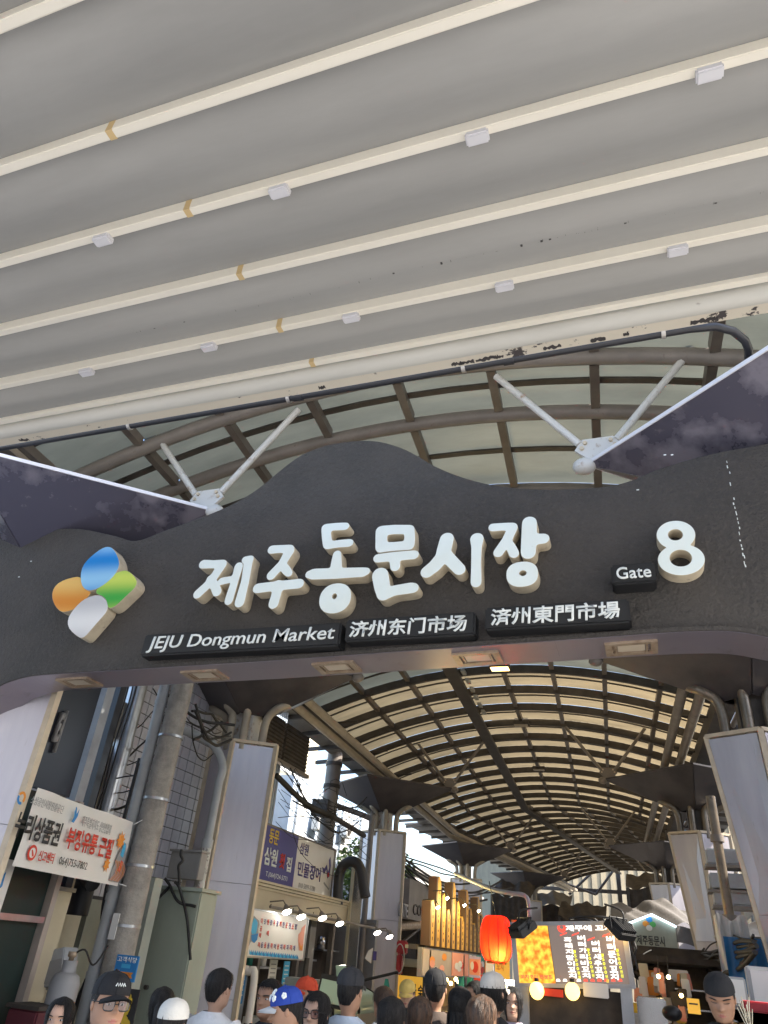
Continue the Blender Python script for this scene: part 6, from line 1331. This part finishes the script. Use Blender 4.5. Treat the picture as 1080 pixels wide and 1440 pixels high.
    if detail:
        for sx in (-1, 1):
            if tilt < -.2: MB().tube([Hd(hp(.485 - .015 * math.sin(q_ * PI / 4), sx * (.25 + .12 * q_), 1.0) + Vector((0, .01, 0))) for q_ in range(5)], .007 * s, 5).build('closed_eye', HAIR['black'], bo)
            else: MB().ball(Hd((sx * .15, .335, .495)), .062 * s, 10, 8, 0, 1.0, .6, .42, Rh).build('eye', EYEW, bo); MB().ball(Hd((sx * .15, .362, .493)), .026 * s, 8, 6, 0, 1, .6, 1, Rh).build('iris', IRIS, bo)
            mb = MB(); pts = [Hd(hp(.575 + .02 * math.sin(q_ * PI / 4), sx * (.22 + .17 * q_), 1.0) + Vector((0, .012, 0))) for q_ in range(5)]; mb.tube(pts, [.010 * s, .016 * s, .017 * s, .014 * s, .008 * s], 5); mb.build('brow', HAIR['black'], bo)
    # shirt: shell over the torso, collar, sleeves
    sm = cloth(*shirt[:2]) if isinstance(shirt, tuple) else CL[shirt]
    mb = MB(); prof = ((hip - .06, .19 * k, .145 * k), (hip + .06, .178 * k, .137 * k), (hip + .18, .172 * k, .132 * k), (sh - .2, .19 * k, .137 * k), (sh - .1, .205 * k, .132 * k), (sh - .045, .205 * k, .118 * k), (sh - .012, .175 * k, .105 * k), (sh + .015, .12 * k, .088), (sh + .038, .088, .078), (sh + .045, .078, .072)); m_ = 32
    rg = []
    for z, rx, ry in prof: rg.append([W((math.sin(2 * PI * i / m_) * rx * (1 + .012 * math.sin(7 * i + z * 40)), math.cos(2 * PI * i / m_) * ry * (1 + .02 * math.sin(5 * i + z * 31)) - .01, z + (.006 * math.sin(3 * i) if z < sh - .15 else 0))) for i in range(m_)])
    mb.add([p for r in rg for p in r], [(j * m_ + i, j * m_ + (i + 1) % m_, (j + 1) * m_ + (i + 1) % m_, (j + 1) * m_ + i) for j in range(len(rg) - 1) for i in range(m_)], 0, True)
    for a, e, h in ars:
        sx_ = (a - W((0, 0, sh - .06))); en = e.lerp(h, .9) if shirt[0].startswith(('jacket', 'long')) or female else a.lerp(e, .75)
        ps = [a + Vector((0, 0, .025)) - sx_ * .12, a, a.lerp(e, .5), e, e.lerp(h, .5), en] if shirt[0].startswith(('jacket', 'long')) or female else [a + Vector((0, 0, .025)) - sx_ * .12, a, a.lerp(e, .4), en]
        mb.tube(ps, [.066 * k, .068 * k, .062, .054, .05, .042][:len(ps)], 12, 0, cap=False)
    so_ = mb.build('jacket' if shirt[0].startswith('jacket') else 'shirt', sm, t)
    if shirt[0].startswith('jacket'):
        MB().tube([W((-.07, .10 * k + .01, sh + .03)), W((0, .128 * k, sh - .12)), W((.07, .10 * k + .01, sh + .03))], .012, 6).build('collar', cloth('collar_dark', (.015, .015, .018)), so_)
    tr = MB()
    for sx in (-1, 1): tr.tube([W((sx * .085 * k, -.005, hip + .03)), W((sx * .095 * k, .005, hip * .55)), W((sx * .092 * k, -.01, .07))], [.105 * k, .082, .065], 14, 0)
    tr.tube([W((0, -.01, hip - .1)), W((0, -.01, hip + .04))], .15 * k, 16); tr.build('trousers', cloth(trousers, (.02, .022, .035)), t)
    for sx in (-1, 1): MB().ball(W((sx * .092 * k, .075, .045)), .058, 12, 8, 0, .85, 2.2, .8, R).build('shoe', cloth('shoe_dark', (.04, .04, .04)), t)
    # hair
    rr = random.Random(hash(label) % 999 if False else sum(map(ord, label)))
    def lowz(th):
        a = abs(th)                                                # 0 front ... pi back
        if style == 'short': return .80 if a < .9 else (.80 - (a - .9) / .5 * .32 if a < 1.4 else (.48 if a < 1.75 else max(.12, .48 - (a - 1.75) * .42)))
        if style == 'bob': return .82 - .04 * math.cos(a * 3) if a < .55 else (.82 - (a - .55) / .35 * .75 if a < .9 else .02)
        return .84 if a < .5 else (.84 - (a - .5) / .35 * .9 if a < .85 else -.1)
    m2 = 44; hrg = []; nz = 14
    for j in range(nz + 1):
        row_ = []
        for i in range(m2):
            th = 2 * PI * i / m2; th = th if th < PI else th - 2 * PI; zl = lowz(th) + rr.uniform(-.012, .012); zt_ = .74 if hat else 1.0; zl = min(zl, .70) if hat else zl; z = zl + (zt_ - zl) * (j / nz) ** .8
            g = 1.0 + (.02 if hat and style != 'long' else .085 if style != 'short' else .07) * min(1, (z - zl) * 9 + .35); wv = .010 * math.sin(th * 17 + z * 4) + .006 * math.sin(th * 31)
            p = hp(max(z, -.02), th, g, .006 + wv); p.z = z + .055 * max(0, (z - .7) / .3); row_.append(Hd(p))
        hrg.append(row_)
    hb = MB(); hb.add([p for r in hrg for p in r], [(j * m2 + i, j * m2 + (i + 1) % m2, (j + 1) * m2 + (i + 1) % m2, (j + 1) * m2 + i) for j in range(nz) for i in range(m2)], 0, True); None if hat else hb.add(hrg[-1], [tuple(range(m2))], 0, True)
    if style == 'long':                                            # hair falling over the back and beside the face
        L = 1.55
        def fall(u, v):
            th = PI + (u - .5) * 4.3; z = -.02 - v * L; g = 1.12 + .18 * v * (1 - v); p = hp(.3, th, g * (1 - .12 * v), .01 + .012 * math.sin(th * 15 + v * 3) + .008 * math.sin(th * 29)); p.y -= .06 * v; p.z = .35 - v * (L + .2); return Hd(p)
        hb.grid(fall, 44, 10)
    if style == 'tail':
        hb.tube([Hd((0, -.50, .62)), Hd((0, -.62, .5)), Hd((.03, -.66, .1)), Hd((.06, -.62, -.4)), Hd((.05, -.56, -.8))], [.06 * s, .12 * s, .13 * s, .11 * s, .04 * s], 12)
    if not hat or style in ('long', 'bob'):                        # loose locks over the shell
        for q_ in range(300):
            th = rr.uniform(-PI, PI); zl = lowz(th); z1 = rr.uniform(zl, 1.0 if not hat else .7); z0 = max(zl - rr.uniform(.0, .10), z1 - rr.uniform(.18, .45)); dth = rr.uniform(-.16, .16); o_ = rr.uniform(.012, .075 if style != 'short' else .06); wq = rr.uniform(.008, .026); row2 = []
            if z1 - z0 < .06: continue
            for j in range(5):
                z = z1 + (z0 - z1) * j / 4; tt = th + dth * j / 4; g = 1.065 + .02 * min(1, max(0, z - zl) * 6)
                for sg in (-1, 1):
                    p = hp(max(z, -.02), tt + sg * wq * (1.1 - j / 4), g, o_ * math.sin(PI * (.25 + .6 * j / 4))); p.z = z + .055 * max(0, (z - .7) / .3); row2.append(Hd(p))
            hb.add(row2, [(2 * j, 2 * j + 1, 2 * j + 3, 2 * j + 2) for j in range(4)], 0, True)
    if style == 'long':
        for q_ in range(90):
            u0 = rr.uniform(.02, .98); v0 = rr.uniform(0, .5); v1 = v0 + rr.uniform(.25, .5); wq = rr.uniform(.008, .02); row2 = []; du = rr.uniform(-.03, .03)
            for j in range(5):
                for sg in (-1, 1):
                    v = v0 + (v1 - v0) * j / 4; a = fall(u0 + du * j / 4 + sg * wq * (1.1 - j / 4), v); c = Hd((0, -.05, .35 - v * (L + .2))); row2.append(a + (a - c).normalized() * .008)
            hb.add(row2, [(2 * j, 2 * j + 1, 2 * j + 3, 2 * j + 2) for j in range(4)], 0, True)
    ho = hb.build('hair', HAIR[hair], t)
    if hat:
        hm = cloth(*hatcol[:2]); cm = MB(); m3 = 36; rg = []
        for j in range(11):
            z = .64 + .455 * (j / 10) ** .9; q_ = math.sqrt(max(0, 1 - (j / 10) ** 2.4))
            rg.append([Hd(Vector((math.sin(a) * .405 * q_, (math.cos(a) * .485 - .03) * q_ - .02 * (1 - q_), z + (.02 * math.cos(a) if j < 3 else 0)))) for a in [2 * PI * i / m3 for i in range(m3)]])
        cm.add([p for r in rg for p in r], [(j * m3 + i, j * m3 + (i + 1) % m3, (j + 1) * m3 + (i + 1) % m3, (j + 1) * m3 + i) for j in range(10) for i in range(m3)], 0, True)
        cp = cm.build('cap' if hat == 'cap' else 'beanie', hm, t)
        if hat == 'cap':
            bm2 = MB()
            def brim(u, v):
                a = (u - .5) * 1.9; r0 = 1 + v * .78 * math.cos(a * 1.5) ** .7; return Hd(Vector((math.sin(a) * .405 * (1 + .12 * v), math.cos(a) * .485 * r0 - .03, .675 - .05 * v - .16 * (math.sin(a) ** 2))))
            bm2.grid(brim, 18, 5); bm2.grid(lambda u, v: brim(u, v) - Vector((0, 0, .008)), 18, 5); bm2.build('brim', cloth(*(hatcol if len(hatcol) < 3 else hatcol[2])), cp)
            MB().ball(Hd((0, -.03, 1.10)), .03 * s, 8, 6).build('button', hm, cp)
            dome = lambda a, z_: Hd(Vector((math.sin(a) * .412 * math.sqrt(max(0, 1 - z_ ** 2.7)), (math.cos(a) * .492 - .03) * math.sqrt(max(0, 1 - z_ ** 2.7)), .64 + .455 * z_)))
            if mark == 'script': MB().tube([dome(-.28 + .07 * j, .46 + (.07 if j % 2 else -.05)) for j in range(9)], .0035, 5).build('cap_mark', M['white_print'], cp)
            if mark == 'flowers':
                for fa, fz in ((0, .5), (.75, .45), (-.75, .45), (1.5, .5), (-1.5, .5), (.4, .75), (-.5, .76)):
                    for j in range(5): MB().ball(dome(fa + .09 * math.cos(j * 1.257), fz + .09 * math.sin(j * 1.257)), .011 * (s / .23), 6, 4).build('cap_mark', M['white_print'], cp)
            for i in range(6):
                a = i * PI / 3 + .2; MB().tube([Hd(Vector((math.sin(a) * .407 * q_, math.cos(a) * .487 * q_ - .03 * q_, z))) for z, q_ in [(.64 + .455 * (j / 6) ** .9, math.sqrt(max(0, 1 - (j / 6) ** 2.4))) for j in range(7)]], .003, 4).build('seam', hm, cp)
    if glasses:
        gm = MB()
        for sx in (-1, 1):
            c = Vector((sx * .165, .445, .485)); pts = [Hd(c + Vector((.125 * (abs(math.cos(a)) ** .6) * (1 if math.cos(a) > 0 else -1), -.02 * abs(math.cos(a)), .105 * (abs(math.sin(a)) ** .6) * (1 if math.sin(a) > 0 else -1)))) for a in [2 * PI * i / 20 for i in range(21)]]
            gm.tube(pts, .0030, 5); gm.tube([Hd(c + Vector((sx * .12, -.02, .05))), Hd((sx * .375, .25, .53)), Hd((sx * .385, -.05, .52))], .0028, 5)
        gm.tube([Hd((-.045, .455, .5)), Hd((.045, .455, .5))], .0026, 5); go = gm.build('glasses', M['black'], t)
        for sx in (-1, 1): MB().add([Hd(Vector((sx * .165 + dx, .44, .485 + dz))) for dx, dz in ((-.115, -.09), (.115, -.09), (.12, .09), (-.12, .09))], [(0, 1, 2, 3)]).build('lens', LENS, go)
    return t
LENS = bpy.data.materials.new('tinted_lens'); LENS.use_nodes = True; _t = LENS.node_tree; _t.nodes.clear()
_a, _b, _c, _o = _t.nodes.new('ShaderNodeBsdfTransparent'), _t.nodes.new('ShaderNodeBsdfGlossy'), _t.nodes.new('ShaderNodeMixShader'), _t.nodes.new('ShaderNodeOutputMaterial')
_a.inputs[0].default_value = (.62, .55, .58, 1); _b.inputs['Roughness'].default_value = .05; _c.inputs[0].default_value = .08
_t.links.new(_a.outputs[0], _c.inputs[1]); _t.links.new(_b.outputs[0], _c.inputs[2]); _t.links.new(_c.outputs[0], _o.inputs[0])
def at_px(px, py, Y): q = P(px, py, Y=Y); return (q.x, q.y), q.z
BLK = ('black', (.012, .012, .014))
def pers(px, py, Y, label, face, shirt, **k): pos, z = at_px(px, py, Y); return person(label, pos, z, face, shirt, **k)
# px, py = middle of the head
m1 = pers(152, 1409, 3.75, 'man in black cap and square glasses at the lower left, looking right', 238, ('jacket_charcoal', (.03, .03, .033)), hat='cap', hatcol=BLK, glasses=True, skin=1, build=1.1, mark='script')
pers(84, 1432, 4.6, 'long haired woman in black left of the man in black cap', 205, ('long_black', (.012, .012, .013)), style='long', skin=0, female=True, hs=.21)
pers(226, 1415, 5.6, 'dark haired woman seen from behind before the sage cabinet', 25, ('long_dark', (.025, .022, .022)), style='tail', female=True, hs=.225)
pers(240, 1440, 4.6, 'person in a white beanie seen from behind at lower left', 5, ('long_cream', (.5, .48, .45)), hat='beanie', hatcol=('cream', (.72, .70, .64)), hs=.225)
pers(306, 1389, 5.7, 'man in white T-shirt with cropped black hair seen from behind', -8, ('tee_white', (.72, .72, .72)), build=1.12, skin=0)
pers(381, 1404, 5.9, 'black haired man in dark zip jacket facing the camera', 168, ('jacket_navy', (.022, .024, .032)), skin=2, build=1.08)
pers(413, 1420, 5.0, 'person in blue cap with white brim turned to the left', 112, ('tee_grey', (.2, .2, .22)), hat='cap', hatcol=('royal_blue', (.02, .06, .36), ('brim_white', (.75, .74, .72))), mark='flowers', skin=1, hs=.215, tilt=-.25)
pers(446, 1424, 5.4, 'woman with round glasses and straight black hair facing the camera', 178, ('long_plum', (.10, .05, .06)), style='bob', glasses=True, skin=0, female=True, hs=.225)
pers(432, 1398, 7.2, 'person in an orange red cap behind the woman with glasses', 150, ('jacket_olive', (.08, .08, .05)), hat='cap', hatcol=('orange_red', (.55, .06, .02)), detail=0)
pers(491, 1392, 5.6, 'man in charcoal cap and pale blue shirt seen from behind', -4, ('tee_sky', (.48, .56, .66)), hat='cap', hatcol=('charcoal', (.03, .031, .036)), build=1.12, skin=1)
pers(540, 1410, 7.4, 'short dark haired person half hidden right of the pale blue shirt', 40, ('tee_white', (.72, .72, .72)), detail=0, hair='brown')
pers(549, 1434, 5.2, 'person with smooth black hair in the front centre seen from behind', 5, ('long_black', (.012, .012, .013)), style='bob', female=True, hs=.225)
pers(574, 1396, 9.6, 'stallholder in a yellow cap looking down', 185, ('jacket_slate', (.03, .045, .055)), hat='cap', hatcol=('mustard', (.62, .46, .14)), tilt=-.3, skin=0)
pers(590, 1430, 5.9, 'woman with long brown hair seen from behind', 12, ('long_dark', (.025, .022, .022)), style='long', hair='brown', female=True, hs=.225)
pers(612, 1390, 6.6, 'man in black cap and brown hooded jacket seen from behind', 10, ('jacket_brown', (.085, .062, .05)), hat='cap', hatcol=BLK, build=1.15)
pers(646, 1414, 6.4, 'woman with long straight black hair right of the brown jacket', -5, ('long_black', (.012, .012, .013)), style='long', female=True, hs=.225)
pers(672, 1400, 8.4, 'man in blue shirt with his face turned left under the white cap', 120, ('tee_blue', (.14, .22, .34)), detail=1)
pers(692, 1396, 6.4, 'person in an off white cap and black top seen from behind', -22, ('long_black', (.012, .012, .013)), hat='cap', hatcol=('offwhite', (.62, .58, .52)), style='bob', female=True, build=1.1)
pers(721, 1410, 8.0, 'woman in lilac blouse facing the camera left of the menu post', 186, ('long_lilac', (.46, .42, .50)), style='tail', skin=0, female=True)
pers(676, 1432, 4.9, 'girl with centre parted dark hair low at the front', -10, ('long_dark', (.025, .022, .022)), style='long', hair='brown', female=True, hs=.21)
cook = pers(1014, 1400, 6.0, 'cook in black beanie and black shirt holding wooden skewers', 172, ('jacket_black', (.012, .012, .013)), hat='beanie', hatcol=BLK, arms='front', skin=2, build=1.15, tilt=-.35)
q = P(1050, 1432, Y=5.72); sk_ = thing('skewer_bunch', 'bunch of pale wooden skewers held by the cook in black', 'skewers', q)
for k in range(9):
    a = -.5 + .12 * k; MB().tube([q + Vector((.01 * (k % 3), 0, -.06)), q + Vector((.09 * math.sin(a), -.02 * (k % 2), .05 + .02 * (k % 4)))], .003, 5).build('skewer', M['plaster'], sk_)
pl_ = at_px(1014, 1400, 6.0)[0]; tag(MB().box(pl_[0] - .6, pl_[0] + .9, 5.6, 6.6, 0, .012).build('floor_mat', M['black']), 'black rubber mat on which the cook stands', 'mat')
# badges on the caps
hp1 = at_px(152, 1409, 3.75); 

if TMP is not None: bpy.data.scenes.remove(TMP)
